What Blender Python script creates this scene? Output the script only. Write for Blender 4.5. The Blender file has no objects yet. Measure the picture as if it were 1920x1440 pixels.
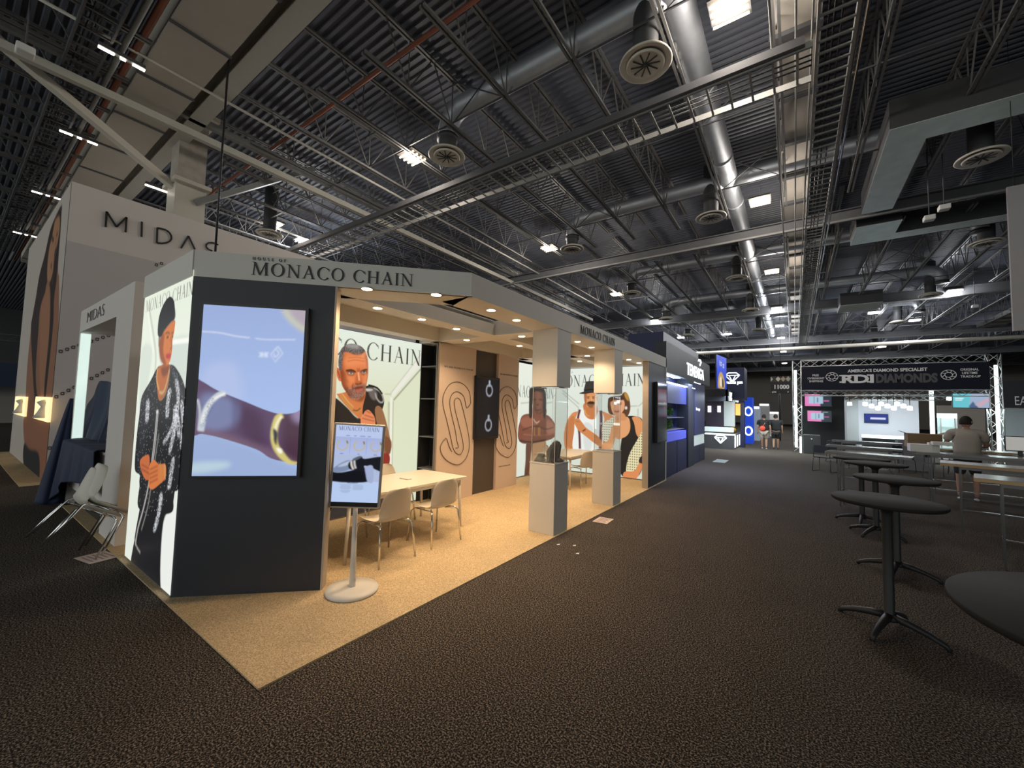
import bpy, math, random
import numpy as np
from mathutils import Vector, Matrix
random.seed(7); rng = np.random.default_rng(7)
PI = math.pi
scn = bpy.context.scene
col = scn.collection
# ------------------------------------------------------------------ camera
CF, CYAW, CPITCH, CROLL, CH = 753.34, -0.613088, 0.0569057, 0.0258921, 1.8
def _basis():
    cy, sy = math.cos(CYAW), math.sin(CYAW); cp, sp = math.cos(CPITCH), math.sin(CPITCH)
    f0 = Vector((sy, cy, 0)); r0 = Vector((cy, -sy, 0)); up = Vector((0, 0, 1))
    f = f0*cp + up*sp; u = -f0*sp + up*cp
    r = r0*math.cos(CROLL) + u*math.sin(CROLL); u2 = -r0*math.sin(CROLL) + u*math.cos(CROLL)
    return r, u2, f
CR, CU, CFW = _basis()
cd = bpy.data.cameras.new('camera'); cam = bpy.data.objects.new('camera', cd); col.objects.link(cam)
cd.sensor_fit = 'HORIZONTAL'; cd.sensor_width = 36; cd.lens = 36*CF/1920; cd.clip_start = .05; cd.clip_end = 300
mw = Matrix((CR, CU, -CFW)).transposed().to_4x4(); mw.translation = Vector((0, 0, CH)); cam.matrix_world = mw
scn.camera = cam
def at(px, py, x=None, y=None, z=None):
    """the point of the plane x=, y= or z= that the pixel shows (for tracing prints and siting things)"""
    d = CR*((px-960)/CF) - CU*((py-720)/CF) + CFW
    t = x/d.x if x is not None else y/d.y if y is not None else (z-CH)/d.z
    return Vector((d.x*t, d.y*t, CH+d.z*t))
# ------------------------------------------------------------------ world, exposure
scn.view_settings.view_transform = 'Standard'; scn.view_settings.look = 'None'
scn.view_settings.exposure = 0.0; scn.view_settings.gamma = 1.0; scn.view_settings.use_curve_mapping = False
W = bpy.data.worlds.new('hall air'); scn.world = W; W.use_nodes = True
W.node_tree.nodes['Background'].inputs[0].default_value = (.95, 1, .97, 1)
W.node_tree.nodes['Background'].inputs[1].default_value = 1.0
# ------------------------------------------------------------------ materials
MATS = {}
def s2l(c):
    return tuple((v/12.92 if v <= .04045 else ((v+.055)/1.055)**2.4) for v in c)
def hx(h):
    h = h.lstrip('#'); return s2l([int(h[i:i+2], 16)/255 for i in (0, 2, 4)])
def mat(name, c=(.5, .5, .5), r=.6, m=0., e=0., ec=None, vary=.06, scale=9., bump=0., alpha=1., trans=0., ior=1.45, spec=.5):
    if name in MATS: return MATS[name]
    M = bpy.data.materials.new(name); M.use_nodes = True; nt = M.node_tree; b = nt.nodes['Principled BSDF']
    b.inputs['Roughness'].default_value = r; b.inputs['Metallic'].default_value = m
    b.inputs['Base Color'].default_value = (*c, 1); b.inputs['Specular IOR Level'].default_value = spec
    if vary or bump:
        tc = nt.nodes.new('ShaderNodeTexCoord'); nz = nt.nodes.new('ShaderNodeTexNoise')
        nz.inputs['Scale'].default_value = scale; nz.inputs['Detail'].default_value = 3
        nt.links.new(tc.outputs['Object'], nz.inputs['Vector'])
        if vary:
            mx = nt.nodes.new('ShaderNodeMix'); mx.data_type = 'RGBA'
            mx.inputs['A'].default_value = (*[v*(1-vary) for v in c], 1); mx.inputs['B'].default_value = (*[min(1, v*(1+vary)) for v in c], 1)
            nt.links.new(nz.outputs['Fac'], mx.inputs['Factor']); nt.links.new(mx.outputs['Result'], b.inputs['Base Color'])
        if bump:
            bp = nt.nodes.new('ShaderNodeBump'); bp.inputs['Strength'].default_value = bump; bp.inputs['Distance'].default_value = .01
            nt.links.new(nz.outputs['Fac'], bp.inputs['Height']); nt.links.new(bp.outputs['Normal'], b.inputs['Normal'])
    if e: b.inputs['Emission Color'].default_value = (*(ec or c), 1); b.inputs['Emission Strength'].default_value = e
    if trans: b.inputs['Transmission Weight'].default_value = trans; b.inputs['IOR'].default_value = ior
    b.inputs['Alpha'].default_value = alpha
    MATS[name] = M; return M
def speckle_mat(name, c1, c2, c3, scale, rough=.95, bump=.6, wave=None):
    M = bpy.data.materials.new(name); M.use_nodes = True; nt = M.node_tree; b = nt.nodes['Principled BSDF']
    b.inputs['Roughness'].default_value = rough; b.inputs['Specular IOR Level'].default_value = .1
    tc = nt.nodes.new('ShaderNodeTexCoord'); nz = nt.nodes.new('ShaderNodeTexNoise'); nz.inputs['Scale'].default_value = scale
    nz.inputs['Detail'].default_value = 4; nz.inputs['Roughness'].default_value = .7; nt.links.new(tc.outputs['Object'], nz.inputs['Vector'])
    rp = nt.nodes.new('ShaderNodeValToRGB'); nt.links.new(nz.outputs['Fac'], rp.inputs['Fac'])
    e = rp.color_ramp.elements; e[0].position = .4; e[0].color = (*c1, 1); e[1].position = .62; e[1].color = (*c3, 1)
    k = e.new(.5); k.color = (*c2, 1)
    big = nt.nodes.new('ShaderNodeTexNoise'); big.inputs['Scale'].default_value = 1.7; nt.links.new(tc.outputs['Object'], big.inputs['Vector'])
    mr = nt.nodes.new('ShaderNodeMapRange'); mr.inputs['To Min'].default_value = .86; mr.inputs['To Max'].default_value = 1.12
    nt.links.new(big.outputs['Fac'], mr.inputs['Value'])
    ml = nt.nodes.new('ShaderNodeVectorMath'); ml.operation = 'SCALE'; nt.links.new(rp.outputs['Color'], ml.inputs[0]); nt.links.new(mr.outputs['Result'], ml.inputs['Scale'])
    nt.links.new(ml.outputs['Vector'], b.inputs['Base Color'])
    bp = nt.nodes.new('ShaderNodeBump'); bp.inputs['Strength'].default_value = bump; bp.inputs['Distance'].default_value = .012
    nt.links.new(nz.outputs['Fac'], bp.inputs['Height']); nt.links.new(bp.outputs['Normal'], b.inputs['Normal'])
    MATS[name] = M; return M
def vmat(name, strength, rough=.35, ref=.02):
    """a backlit print or a screen: the picture is a colour attribute on the sheet, lit from behind"""
    if name in MATS: return MATS[name]
    M = bpy.data.materials.new(name); M.use_nodes = True; nt = M.node_tree; b = nt.nodes['Principled BSDF']
    a = nt.nodes.new('ShaderNodeAttribute'); a.attribute_name = 'print'
    b.inputs['Roughness'].default_value = rough; b.inputs['Specular IOR Level'].default_value = .3
    if strength:
        b.inputs['Base Color'].default_value = (ref, ref, ref, 1)
        nt.links.new(a.outputs['Color'], b.inputs['Emission Color']); b.inputs['Emission Strength'].default_value = strength
    else: nt.links.new(a.outputs['Color'], b.inputs['Base Color'])
    MATS[name] = M; return M
# ------------------------------------------------------------------ objects
def tag(o, label=None, cat=None, group=None, kind=None):
    if label: o['label'] = label
    if cat: o['category'] = cat
    if group: o['group'] = group
    if kind: o['kind'] = kind
    return o
def thing(name, label, cat, loc=(0, 0, 0), rz=0., group=None, kind=None):
    o = bpy.data.objects.new(name, None); o.empty_display_size = .1; col.objects.link(o)
    o.location = loc; o.rotation_euler = (0, 0, rz)
    return tag(o, label, cat, group, kind)
def kids(o): return [c for c in bpy.data.objects if c.parent == o]
def copy_tree(o, loc=None, rz=None, label=None, group=None, parent=None):
    c = o.copy(); col.objects.link(c); c.parent = parent
    for k in kids(o): copy_tree(k, parent=c)
    if loc is not None: c.location = loc
    if rz is not None: c.rotation_euler = (0, 0, rz)
    if label: c['label'] = label
    if group: c['group'] = group
    return c
class MB:
    def __init__(s): s.v = []; s.f = []; s.m = []; s.sm = []
    def add(s, vs, fs, mi=0, smooth=False):
        b = len(s.v); s.v += [tuple(v) for v in vs]
        for f in fs: s.f.append([i+b for i in f]); s.m.append(mi); s.sm.append(smooth)
        return s
    def box(s, x0, x1, y0, y1, z0, z1, mi=0, rz=0., c=None):
        vs = [(x, y, z) for z in (z0, z1) for y in (y0, y1) for x in (x0, x1)]
        if rz:
            cx, cy = c if c else ((x0+x1)/2, (y0+y1)/2); ca, sa = math.cos(rz), math.sin(rz)
            vs = [(cx+(x-cx)*ca-(y-cy)*sa, cy+(x-cx)*sa+(y-cy)*ca, z) for x, y, z in vs]
        return s.add(vs, [(0, 2, 3, 1), (4, 5, 7, 6), (0, 1, 5, 4), (2, 6, 7, 3), (0, 4, 6, 2), (1, 3, 7, 5)], mi)
    def bar(s, p, q, w, h=None, mi=0, up=(0, 0, 1)):
        """square bar from p to q"""
        p = Vector(p); q = Vector(q); d = (q-p).normalized(); h = h or w
        u = Vector(up)
        if abs(d.dot(u)) > .98: u = Vector((1, 0, 0))
        a = d.cross(u).normalized()*w/2; b = d.cross(a).normalized()*h/2
        vs = [p-a-b, p+a-b, p+a+b, p-a+b, q-a-b, q+a-b, q+a+b, q-a+b]
        return s.add(vs, [(3, 2, 1, 0), (4, 5, 6, 7), (0, 1, 5, 4), (1, 2, 6, 5), (2, 3, 7, 6), (3, 0, 4, 7)], mi)
    def tube(s, pts, r, n=8, mi=0, closed=False, caps=True):
        pts = [Vector(p) for p in pts]; rr = r if isinstance(r, (list, tuple)) else [r]*len(pts); N = len(pts); rings = []
        up = None
        for i, p in enumerate(pts):
            if closed: d = (pts[(i+1) % N]-pts[i-1])
            else: d = pts[min(i+1, N-1)]-pts[max(i-1, 0)]
            d.normalize()
            if up is None: up = Vector((0, 0, 1)) if abs(d.z) < .95 else Vector((1, 0, 0))
            a = d.cross(up).normalized(); b = a.cross(d).normalized(); up = b
            rings.append([p+a*(math.cos(2*PI*k/n)*rr[i])+b*(math.sin(2*PI*k/n)*rr[i]) for k in range(n)])
        vs = [v for R_ in rings for v in R_]; fs = []
        for i in range(N if closed else N-1):
            j = (i+1) % N
            for k in range(n): fs.append((i*n+k, i*n+(k+1) % n, j*n+(k+1) % n, j*n+k))
        if caps and not closed: fs += [tuple(range(n))[::-1], tuple((N-1)*n+k for k in range(n))]
        return s.add(vs, fs, mi, True)
    def lathe(s, prof, n=24, c=(0, 0, 0), mi=0, smooth=True):
        """prof: (r, z) from bottom to top"""
        vs = []; fs = []; N = len(prof)
        for r, z in prof:
            for k in range(n): vs.append((c[0]+r*math.cos(2*PI*k/n), c[1]+r*math.sin(2*PI*k/n), c[2]+z))
        for i in range(N-1):
            for k in range(n): fs.append((i*n+k, i*n+(k+1) % n, (i+1)*n+(k+1) % n, (i+1)*n+k))
        if prof[0][0] > 1e-4: fs.append(tuple(range(n))[::-1])
        if prof[-1][0] > 1e-4: fs.append(tuple((N-1)*n+k for k in range(n)))
        return s.add(vs, fs, mi, smooth)
    def prism(s, poly, z0, z1, mi=0):
        n = len(poly); vs = [(x, y, z0) for x, y in poly]+[(x, y, z1) for x, y in poly]
        return s.add(vs, [tuple(range(n))[::-1], tuple(range(n, 2*n))]+[(k, (k+1) % n, n+(k+1) % n, n+k) for k in range(n)], mi)
    def xf(s, M, i0=0):
        s.v[i0:] = [tuple(M @ Vector(v)) for v in s.v[i0:]]; return s
    def build(s, name, mats, parent=None, world=False, bevel=0., shade=None, sub=0):
        me = bpy.data.meshes.new(name); vs = s.v
        if world and parent is not None:
            inv = (Matrix.Translation(parent.location) @ parent.rotation_euler.to_matrix().to_4x4()).inverted()
            if parent.parent is not None:
                pp = parent.parent
                inv = inv @ (Matrix.Translation(pp.location) @ pp.rotation_euler.to_matrix().to_4x4()).inverted()
            vs = [inv @ Vector(v) for v in vs]
        me.from_pydata([tuple(v) for v in vs], [], s.f); me.update()
        if not isinstance(mats, (list, tuple)): mats = [mats]
        for m in mats: me.materials.append(m)
        me.polygons.foreach_set('material_index', s.m)
        me.polygons.foreach_set('use_smooth', s.sm if shade is None else [shade]*len(s.f))
        o = bpy.data.objects.new(name, me); col.objects.link(o)
        if parent is not None: o.parent = parent
        if bevel:
            b = o.modifiers.new('bevel', 'BEVEL'); b.width = bevel; b.segments = 2; b.limit_method = 'ANGLE'
        if sub:
            m = o.modifiers.new('sub', 'SUBSURF'); m.levels = sub; m.render_levels = sub
        return o
def box_thing(name, label, cat, m, x0, x1, y0, y1, z0, z1, bevel=.004, group=None, kind=None, rz=0):
    cx, cy = (x0+x1)/2, (y0+y1)/2
    o = MB().box(x0-cx, x1-cx, y0-cy, y1-cy, 0, z1-z0).build(name, m, bevel=bevel)
    o.location = (cx, cy, z0); o.rotation_euler = (0, 0, rz); return tag(o, label, cat, group, kind)
# ------------------------------------------------------------------ lettering: serif capitals built as strokes, sans from the built-in font
def _arc(cx, cy, rx, ry, a0, a1, t0, t1, n=26, shift=0.):
    """crescent stroke: outer ellipse and an inner one whose thickness swells from t1 (top, bottom) to t0 (sides)"""
    P = []
    for k in range(n+1):
        a = a0+(a1-a0)*k/n; th = t1+(t0-t1)*abs(math.cos(a+shift))**1.3
        P.append(((cx+rx*math.cos(a), cy+ry*math.sin(a)), (cx+(rx-th)*math.cos(a), cy+(ry-th*.9)*math.sin(a))))
    return [[P[k][0], P[k+1][0], P[k+1][1], P[k][1]] for k in range(n)]
def _ser(x, y, w, up): h = .022 if up else -.022; return [(x-w, y), (x+w, y), (x+w*.8, y+h), (x-w*.8, y+h)]
def _bar(x0, y0, x1, y1, t): return [(x0-t/2, y0), (x0+t/2, y0), (x1+t/2, y1), (x1-t/2, y1)]
TK, TN = .125, .042
def glyph(ch):
    g = []
    if ch == 'I': g = [_bar(.16, 0, .16, 1, TK), _ser(.16, 0, .14, 1), _ser(.16, 1, .14, 0)]; w = .32
    elif ch == 'H':
        g = [_bar(.18, 0, .18, 1, TK), _bar(.72, 0, .72, 1, TK), [(.18, .5), (.72, .5), (.72, .54), (.18, .54)]]+[_ser(x, y, .15, y == 0) for x in (.18, .72) for y in (0, 1)]; w = .9
    elif ch == 'N':
        g = [_bar(.17, 0, .17, 1, TN), _bar(.75, 0, .75, 1, TN), _bar(.15, 1, .75, 0, TK*1.15), _ser(.17, 0, .14, 1), _ser(.08, 1, .1, 0), _ser(.75, 1, .14, 0)]; w = .92
    elif ch == 'M':
        g = [_bar(.14, 0, .2, 1, TN), _bar(.2, 1, .54, .03, TK), _bar(.54, 0, .88, 1, TN), _bar(.94, 0, .89, 1, TK), _ser(.14, 0, .13, 1), _ser(.94, 0, .15, 1), _ser(.15, 1, .11, 0), _ser(.94, 1, .11, 0)]; w = 1.1
    elif ch == 'A':
        g = [_bar(.12, 0, .43, 1, TN), _bar(.7, 0, .4, 1.02, TK), [(.22, .35), (.6, .35), (.59, .39), (.23, .39)], _ser(.12, 0, .12, 1), _ser(.7, 0, .15, 1)]; w = .84
    elif ch == 'O': g = _arc(.46, .5, .42, .52, 0, 2*PI, TK*1.05, TN, 40); w = .92
    elif ch == 'C':
        g = _arc(.47, .5, .43, .52, .75, 2*PI-.75, TK*1.05, TN, 34)+[_bar(.8, .7, .79, .9, .03)]; w = .84
    elif ch == 'U': g = [_bar(.15, .35, .15, 1, TK), _bar(.65, .35, .65, 1, TN), _ser(.15, 1, .13, 0), _ser(.65, 1, .11, 0)]+_arc(.4, .36, .3, .37, PI, 2*PI, TK, TN, 18); w = .8
    elif ch == 'S': g = _arc(.3, .74, .23, .27, .5, 1.5*PI, TK*.8, TN, 20)+_arc(.3, .26, .24, .27, -2.6+.0, .5*PI, TK*.8, TN, 22)+[_bar(.2, .6, .42, .4, .12)]; w = .6
    elif ch == 'E': g = [_bar(.17, 0, .17, 1, TK), [(.1, 0), (.6, 0), (.6, .035), (.1, .035)], [(.1, .965), (.58, .965), (.58, 1), (.1, 1)], [(.17, .5), (.48, .5), (.48, .53), (.17, .53)], _bar(.59, 0, .61, .2, .03), _bar(.57, .82, .57, 1, .03)]; w = .66
    elif ch == 'F': g = [_bar(.17, 0, .17, 1, TK), _ser(.17, 0, .14, 1), [(.1, .965), (.58, .965), (.58, 1), (.1, 1)], [(.17, .5), (.48, .5), (.48, .53), (.17, .53)], _bar(.57, .82, .57, 1, .03)]; w = .6
    elif ch == 'W': g = [_bar(.12, 1, .35, 0, TK), _bar(.35, 0, .52, .95, TN), _bar(.52, .95, .72, 0, TK), _bar(.72, 0, .9, 1, TN), _ser(.12, 1, .12, 0), _ser(.9, 1, .12, 0)]; w = 1.05
    elif ch == 'R': g = [_bar(.17, 0, .17, 1, TK), _ser(.17, 0, .14, 1), [(.1, .965), (.35, .965), (.35, 1), (.1, 1)], [(.17, .47), (.35, .47), (.35, .5), (.17, .5)], _bar(.72, 0, .38, .5, TK)]+_arc(.34, .735, .26, .265, -PI/2, PI/2, TK, TN, 16); w = .78
    elif ch == 'X': g = [_bar(.12, 1, .62, 0, TK), _bar(.12, 0, .62, 1, TN)]; w = .74
    else: w = .36
    return g, w
def serif(text, size, track=.08):
    """list of polygons in (u, v), baseline 0, and total width"""
    P = []; x = 0
    for ch in text:
        g, w = glyph(ch); P += [[((x+a)*size, b*size) for a, b in q] for q in g]; x += w+track
    return P, (x-track)*size
def polys_mesh(P, depth, org, U, V, mi=0, mb=None, width=None, W0=None):
    """extrude (u, v) polygons standing on the plane org + u*U + v*V; width rescales the run to that length"""
    mb = mb or MB(); U = Vector(U).normalized(); V = Vector(V).normalized(); Nn = U.cross(V); k = (width/W0) if width else 1.
    for q in P:
        n = len(q); A = [Vector(org)+U*(u*k)+V*v for u, v in q]; B = [a+Nn*depth for a in A]
        ar = sum(q[i][0]*q[(i+1) % n][1]-q[(i+1) % n][0]*q[i][1] for i in range(n))
        if ar < 0: A = A[::-1]; B = B[::-1]
        mb.add(A+B, [tuple(range(n))[::-1], tuple(range(n, 2*n))]+[(i, (i+1) % n, n+(i+1) % n, n+i) for i in range(n)], mi)
    return mb
def serif_on(name, text, m, org, U, V, size, width=None, depth=.006, parent=None, track=.08):
    P, w = serif(text, size, track); k = (width/w) if width else 1.; words = text.split(' '); i0 = 0
    for wd in words:
        Q, _ = serif(text[:i0]+wd, size, track); Q = Q[len(serif(text[:i0], size, track)[0]) if i0 else 0:]; i0 += len(wd)+1
        polys_mesh(Q, depth, org, U, V, width=width, W0=w).build(name, m, parent, world=True)
def sans_on(name, text, m, org, U, V, size, width=None, depth=.004, parent=None, bold=0., align='LEFT', sx=1.):
    cu = bpy.data.curves.new(name, 'FONT'); cu.body = text; cu.size = size; cu.extrude = depth/2; cu.offset = bold; cu.align_x = align; cu.resolution_u = 3
    t = bpy.data.objects.new(name+' type', cu); col.objects.link(t)
    bpy.context.view_layer.update(); dg = bpy.context.evaluated_depsgraph_get()
    me = bpy.data.meshes.new_from_object(t.evaluated_get(dg)); bpy.data.objects.remove(t)
    co = np.zeros(len(me.vertices)*3); me.vertices.foreach_get('co', co); co = co.reshape(-1, 3)
    if width and len(co): k = width/max(1e-6, co[:, 0].max()-co[:, 0].min()); co[:, 0] *= k
    U = Vector(U).normalized(); V = Vector(V).normalized(); Nn = U.cross(V)
    B = np.array([U, V, Nn]); out = np.array(org)+co @ B+np.array(Nn)*depth/2
    if parent is not None:
        inv = np.array((Matrix.Translation(parent.location) @ parent.rotation_euler.to_matrix().to_4x4()).inverted())
        out = out @ inv[:3, :3].T+inv[:3, 3]
    me.vertices.foreach_set('co', out.ravel()); me.update(); me.materials.clear(); me.materials.append(m)
    o = bpy.data.objects.new(name, me); col.objects.link(o)
    if parent is not None: o.parent = parent
    return o
# ------------------------------------------------------------------ pictures on prints and screens: a small painter
def smooth_poly(P, n=6, closed=True):
    P = [np.array(p, float) for p in P]; N = len(P); out = []
    for i in range(N if closed else N-1):
        if closed: a, b, c, d = P[i-1], P[i], P[(i+1) % N], P[(i+2) % N]
        else: a, b, c, d = P[max(i-1, 0)], P[i], P[i+1], P[min(i+2, N-1)]
        for k in range(n):
            t = k/n; out.append(.5*((2*b)+(-a+c)*t+(2*a-5*b+4*c-d)*t*t+(-a+3*b-3*c+d)*t**3))
    if not closed: out.append(P[-1])
    return out
class Art:
    def __init__(s, w, h, res, bg, mapper=None):
        s.w, s.h, s.res = w, h, res; s.nx, s.ny = int(w*res), int(h*res)
        s.a = np.zeros((s.ny, s.nx, 3)); s.a[:] = hx(bg); s.map = mapper or (lambda x, y: (x, y)); s.clip = None
    def pts(s, P): return [(u*s.res, v*s.res) for u, v in (s.map(*p) for p in P)]
    def mask(s, P, blur=0., sm=True, raw=False):
        Q = P if raw else s.pts(P)
        if sm: Q = smooth_poly(Q)
        Q = np.array(Q); m = np.zeros((s.ny, s.nx)); x, y = Q[:, 0], Q[:, 1]; x2, y2 = np.roll(x, -1), np.roll(y, -1)
        r0, r1 = max(0, int(y.min())-1), min(s.ny, int(y.max())+2)
        for r in range(r0, r1):
            for sub in (.25, .75):
                yy = r+sub; c = (y <= yy) != (y2 <= yy)
                if not c.any(): continue
                xs = np.sort(x[c]+(yy-y[c])/(y2[c]-y[c])*(x2[c]-x[c]))
                for k in range(0, len(xs)-1, 2):
                    a, b = max(0., xs[k]), min(s.nx, xs[k+1])
                    if b <= a: continue
                    ia, ib = int(a), int(b)
                    if ia == ib: m[r, min(ia, s.nx-1)] += (b-a)*.5
                    else:
                        m[r, ia] += (ia+1-a)*.5; m[r, ia+1:ib] += .5
                        if ib < s.nx: m[r, ib] += (b-ib)*.5
        if blur: m = s.blur(m, blur*s.res)
        return np.clip(m, 0, 1)
    @staticmethod
    def blur(m, r):
        r = max(1, int(round(r*.6)))
        for ax in (0, 1):
            for _ in range(2):
                p = np.pad(m, [(r+1, r) if k == ax else (0, 0) for k in (0, 1)], mode='edge'); c = np.cumsum(p, ax)
                m = (np.take(c, range(2*r+1, c.shape[ax]), ax)-np.take(c, range(0, c.shape[ax]-2*r-1), ax))/(2*r+1)
        return m
    def put(s, m, c, a=1.):
        if s.clip is not None: m = m*s.clip
        m = (m*a)[..., None]; s.a = s.a*(1-m)+np.array(c if not isinstance(c, str) else hx(c))*m
    def poly(s, P, c, blur=0., a=1., sm=True, raw=False): m = s.mask(P, blur, sm, raw); s.put(m, c, a); return m
    def grad(s, P, c1, c2, p1, p2, blur=0., sm=True):
        m = s.mask(P, blur, sm); q1, q2 = np.array(s.pts([p1])[0]), np.array(s.pts([p2])[0]); d = q2-q1
        yy, xx = np.mgrid[0:s.ny, 0:s.nx]; t = np.clip(((xx-q1[0])*d[0]+(yy-q1[1])*d[1])/(d@d), 0, 1)[..., None]
        c = np.array(hx(c1))*(1-t)+np.array(hx(c2))*t; mm = (m*(s.clip if s.clip is not None else 1))[..., None]; s.a = s.a*(1-mm)+c*mm; return m
    def line(s, P, w, c, blur=0., a=1., sm=True):
        """w in metres, a number or one per point"""
        Q = s.pts(P); n0 = len(Q); ww = list(w) if isinstance(w, (list, tuple)) else [w]*n0
        if sm and n0 > 2: Q = smooth_poly(Q, 6, False); ww = list(np.interp(np.linspace(0, n0-1, len(Q)), range(n0), ww))
        Q = [np.array(q) for q in Q]; L = []; R_ = []
        for i, q in enumerate(Q):
            d = Q[min(i+1, len(Q)-1)]-Q[max(i-1, 0)]; d = d/(np.hypot(*d)+1e-9); n = np.array((-d[1], d[0]))*ww[i]*s.res/2
            L.append(q+n); R_.append(q-n)
        s.poly(L+R_[::-1], c, blur, a, sm=False, raw=True)
    def ell(s, c, rx, ry, colr, blur=0., a=1., rot=0.):
        q = s.pts([c])[0]; P = [(q[0]+s.res*(rx*math.cos(t)*math.cos(rot)-ry*math.sin(t)*math.sin(rot)), q[1]+s.res*(rx*math.cos(t)*math.sin(rot)+ry*math.sin(t)*math.cos(rot))) for t in np.linspace(0, 2*PI, 25)[:-1]]
        s.poly(P, colr, blur, a, sm=False, raw=True)
    def speck(s, m, c, dens, size=1, a=1.):
        n = rng.random((s.ny//size+1, s.nx//size+1)); n = np.kron(n, np.ones((size, size)))[:s.ny, :s.nx]; s.put((n < dens)*m, c, a)
    def grain(s, m, amt, size=1):
        n = rng.normal(size=(s.ny//size+1, s.nx//size+1)); n = np.kron(n, np.ones((size, size)))[:s.ny, :s.nx]; s.a *= (1+(n*amt*m))[..., None]; s.a = np.clip(s.a, 0, 1)
    def text(s, t, u, v, size, c, width=None, a=1., track=.08):
        """serif run with its baseline's left end at (u, v) metres, v up"""
        P, w = serif(t, size, track); k = width/w if width else 1.; m = np.zeros((s.ny, s.nx))
        for q in P: m = np.maximum(m, s.mask([((u+x*k)*s.res, (v+y)*s.res) for x, y in q], 0, False, True))
        s.put(m, c, a)
    def sheet(s, name, m, org, U, V, parent=None, depth=.02, edge=None):
        """the picture as a vertex-coloured sheet with a thin edge; v runs up"""
        U = Vector(U).normalized(); V = Vector(V).normalized(); nx, ny = s.nx, s.ny
        u, v = np.meshgrid(np.linspace(0, s.w, nx+1), np.linspace(0, s.h, ny+1)); O = np.array(org)
        co = O+u[..., None]*np.array(U)+v[..., None]*np.array(V)
        if parent is not None:
            inv = np.array((Matrix.Translation(parent.location) @ parent.rotation_euler.to_matrix().to_4x4()).inverted()); co = co @ inv[:3, :3].T+inv[:3, 3]
        me = bpy.data.meshes.new(name); me.vertices.add((nx+1)*(ny+1)); me.vertices.foreach_set('co', co.ravel())
        i = np.arange(ny)[:, None]*(nx+1)+np.arange(nx)[None]; f = np.stack([i, i+1, i+nx+2, i+nx+1], -1).reshape(-1, 4); n = len(f)
        me.loops.add(4*n); me.loops.foreach_set('vertex_index', f.ravel()); me.polygons.add(n); me.polygons.foreach_set('loop_start', np.arange(n)*4)
        me.update(calc_edges=True)
        p = np.pad(s.a, ((1, 1), (1, 1), (0, 0)), mode='edge'); p = (p[1:, 1:]+p[:-1, 1:]+p[1:, :-1]+p[:-1, :-1])/4
        at_ = me.attributes.new('print', 'FLOAT_COLOR', 'POINT'); c = np.ones(((nx+1)*(ny+1), 4)); c[:, :3] = p.reshape(-1, 3); at_.data.foreach_set('color', c.ravel())
        me.materials.append(m); o = bpy.data.objects.new(name, me); col.objects.link(o)
        if parent is not None: o.parent = parent
        return o
# ================================================================== HALL SHELL
m_carpet = speckle_mat('charcoal carpet', (.004, .0035, .003), (.035, .029, .025), (.31, .26, .215), 95)
m_cream = speckle_mat('cream carpet', (.42, .31, .17), (.66, .5, .3), (.85, .68, .45), 120, bump=.8)
m_deck = mat('grey roof deck', (.105, .115, .145), .6, 0, vary=.12, scale=1.5)
m_steel = mat('dark painted steel', (.085, .086, .092), .6, .1, vary=.15, scale=4)
m_joist = mat('grey joist steel', (.135, .133, .13), .55, .1, vary=.12, scale=3)
m_steel2 = mat('lighter painted steel', (.25, .25, .24), .55, .1, vary=.1, scale=4)
m_galv = mat('galvanised duct metal', (.5, .53, .57), .5, .8, vary=.12, scale=6)
m_ductdk = mat('black painted duct', (.045, .047, .05), .6, .1)
m_taupe = mat('taupe panel', (.5, .46, .4), .8, vary=.1, scale=1.2)
m_rust = mat('rust red pipe', (.22, .07, .035), .6)
m_white = mat('white paint', (.75, .74, .71), .6, vary=.02)
m_beige = mat('beige enamel', (.62, .58, .5), .5, vary=.03)
m_black = mat('black plastic', (.015, .015, .017), .4)
m_chrome = mat('chrome', (.75, .75, .76), .16, 1., vary=0)
fl = MB().box(-60, 40, -14, 88, -.1, 0).build('floor', m_carpet); tag(fl, 'dark speckled carpet of the exhibition hall', 'floor', kind='structure')
def wall(name, x0, x1, y0, y1, z0, z1, m, label): return tag(MB().box(x0, x1, y0, y1, z0, z1).build(name, m), label, 'wall', kind='structure')
m_wtan = mat('tan wall paint', (.3, .27, .23), .9, vary=.05, scale=.7); m_wdk = mat('dark wall', (.07, .07, .075), .9)
wall('wall_back', -60, 40, 86, 86.3, 0, 9.8, m_wtan, 'tan far wall of the hall')
wall('wall_left', -60.3, -60, -14, 86, 0, 9.8, m_wdk, 'dark wall far off to the left')
wall('wall_right', 40, 40.3, -14, 86, 0, 9.8, m_wdk, 'dark wall of the hall on the right')
# roof deck: real flutes running along x
mb = MB(); ZD = 9.72; y = -14.; prof = []
while y < 86:
    prof += [(y, ZD), (y+.07, ZD), (y+.095, ZD+.055), (y+.155, ZD+.055)]; y += .18
vs = [(x, yy, zz) for x in (-60, 40) for yy, zz in prof]; n = len(prof)
mb.add(vs, [(k, n+k, n+k+1, k+1) for k in range(n-1)])
mb.box(-60, 40, -14, 86, ZD+.1, ZD+.2)
deck = tag(mb.build('ceiling', m_deck), 'corrugated dark metal roof deck', 'ceiling', kind='structure')
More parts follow.
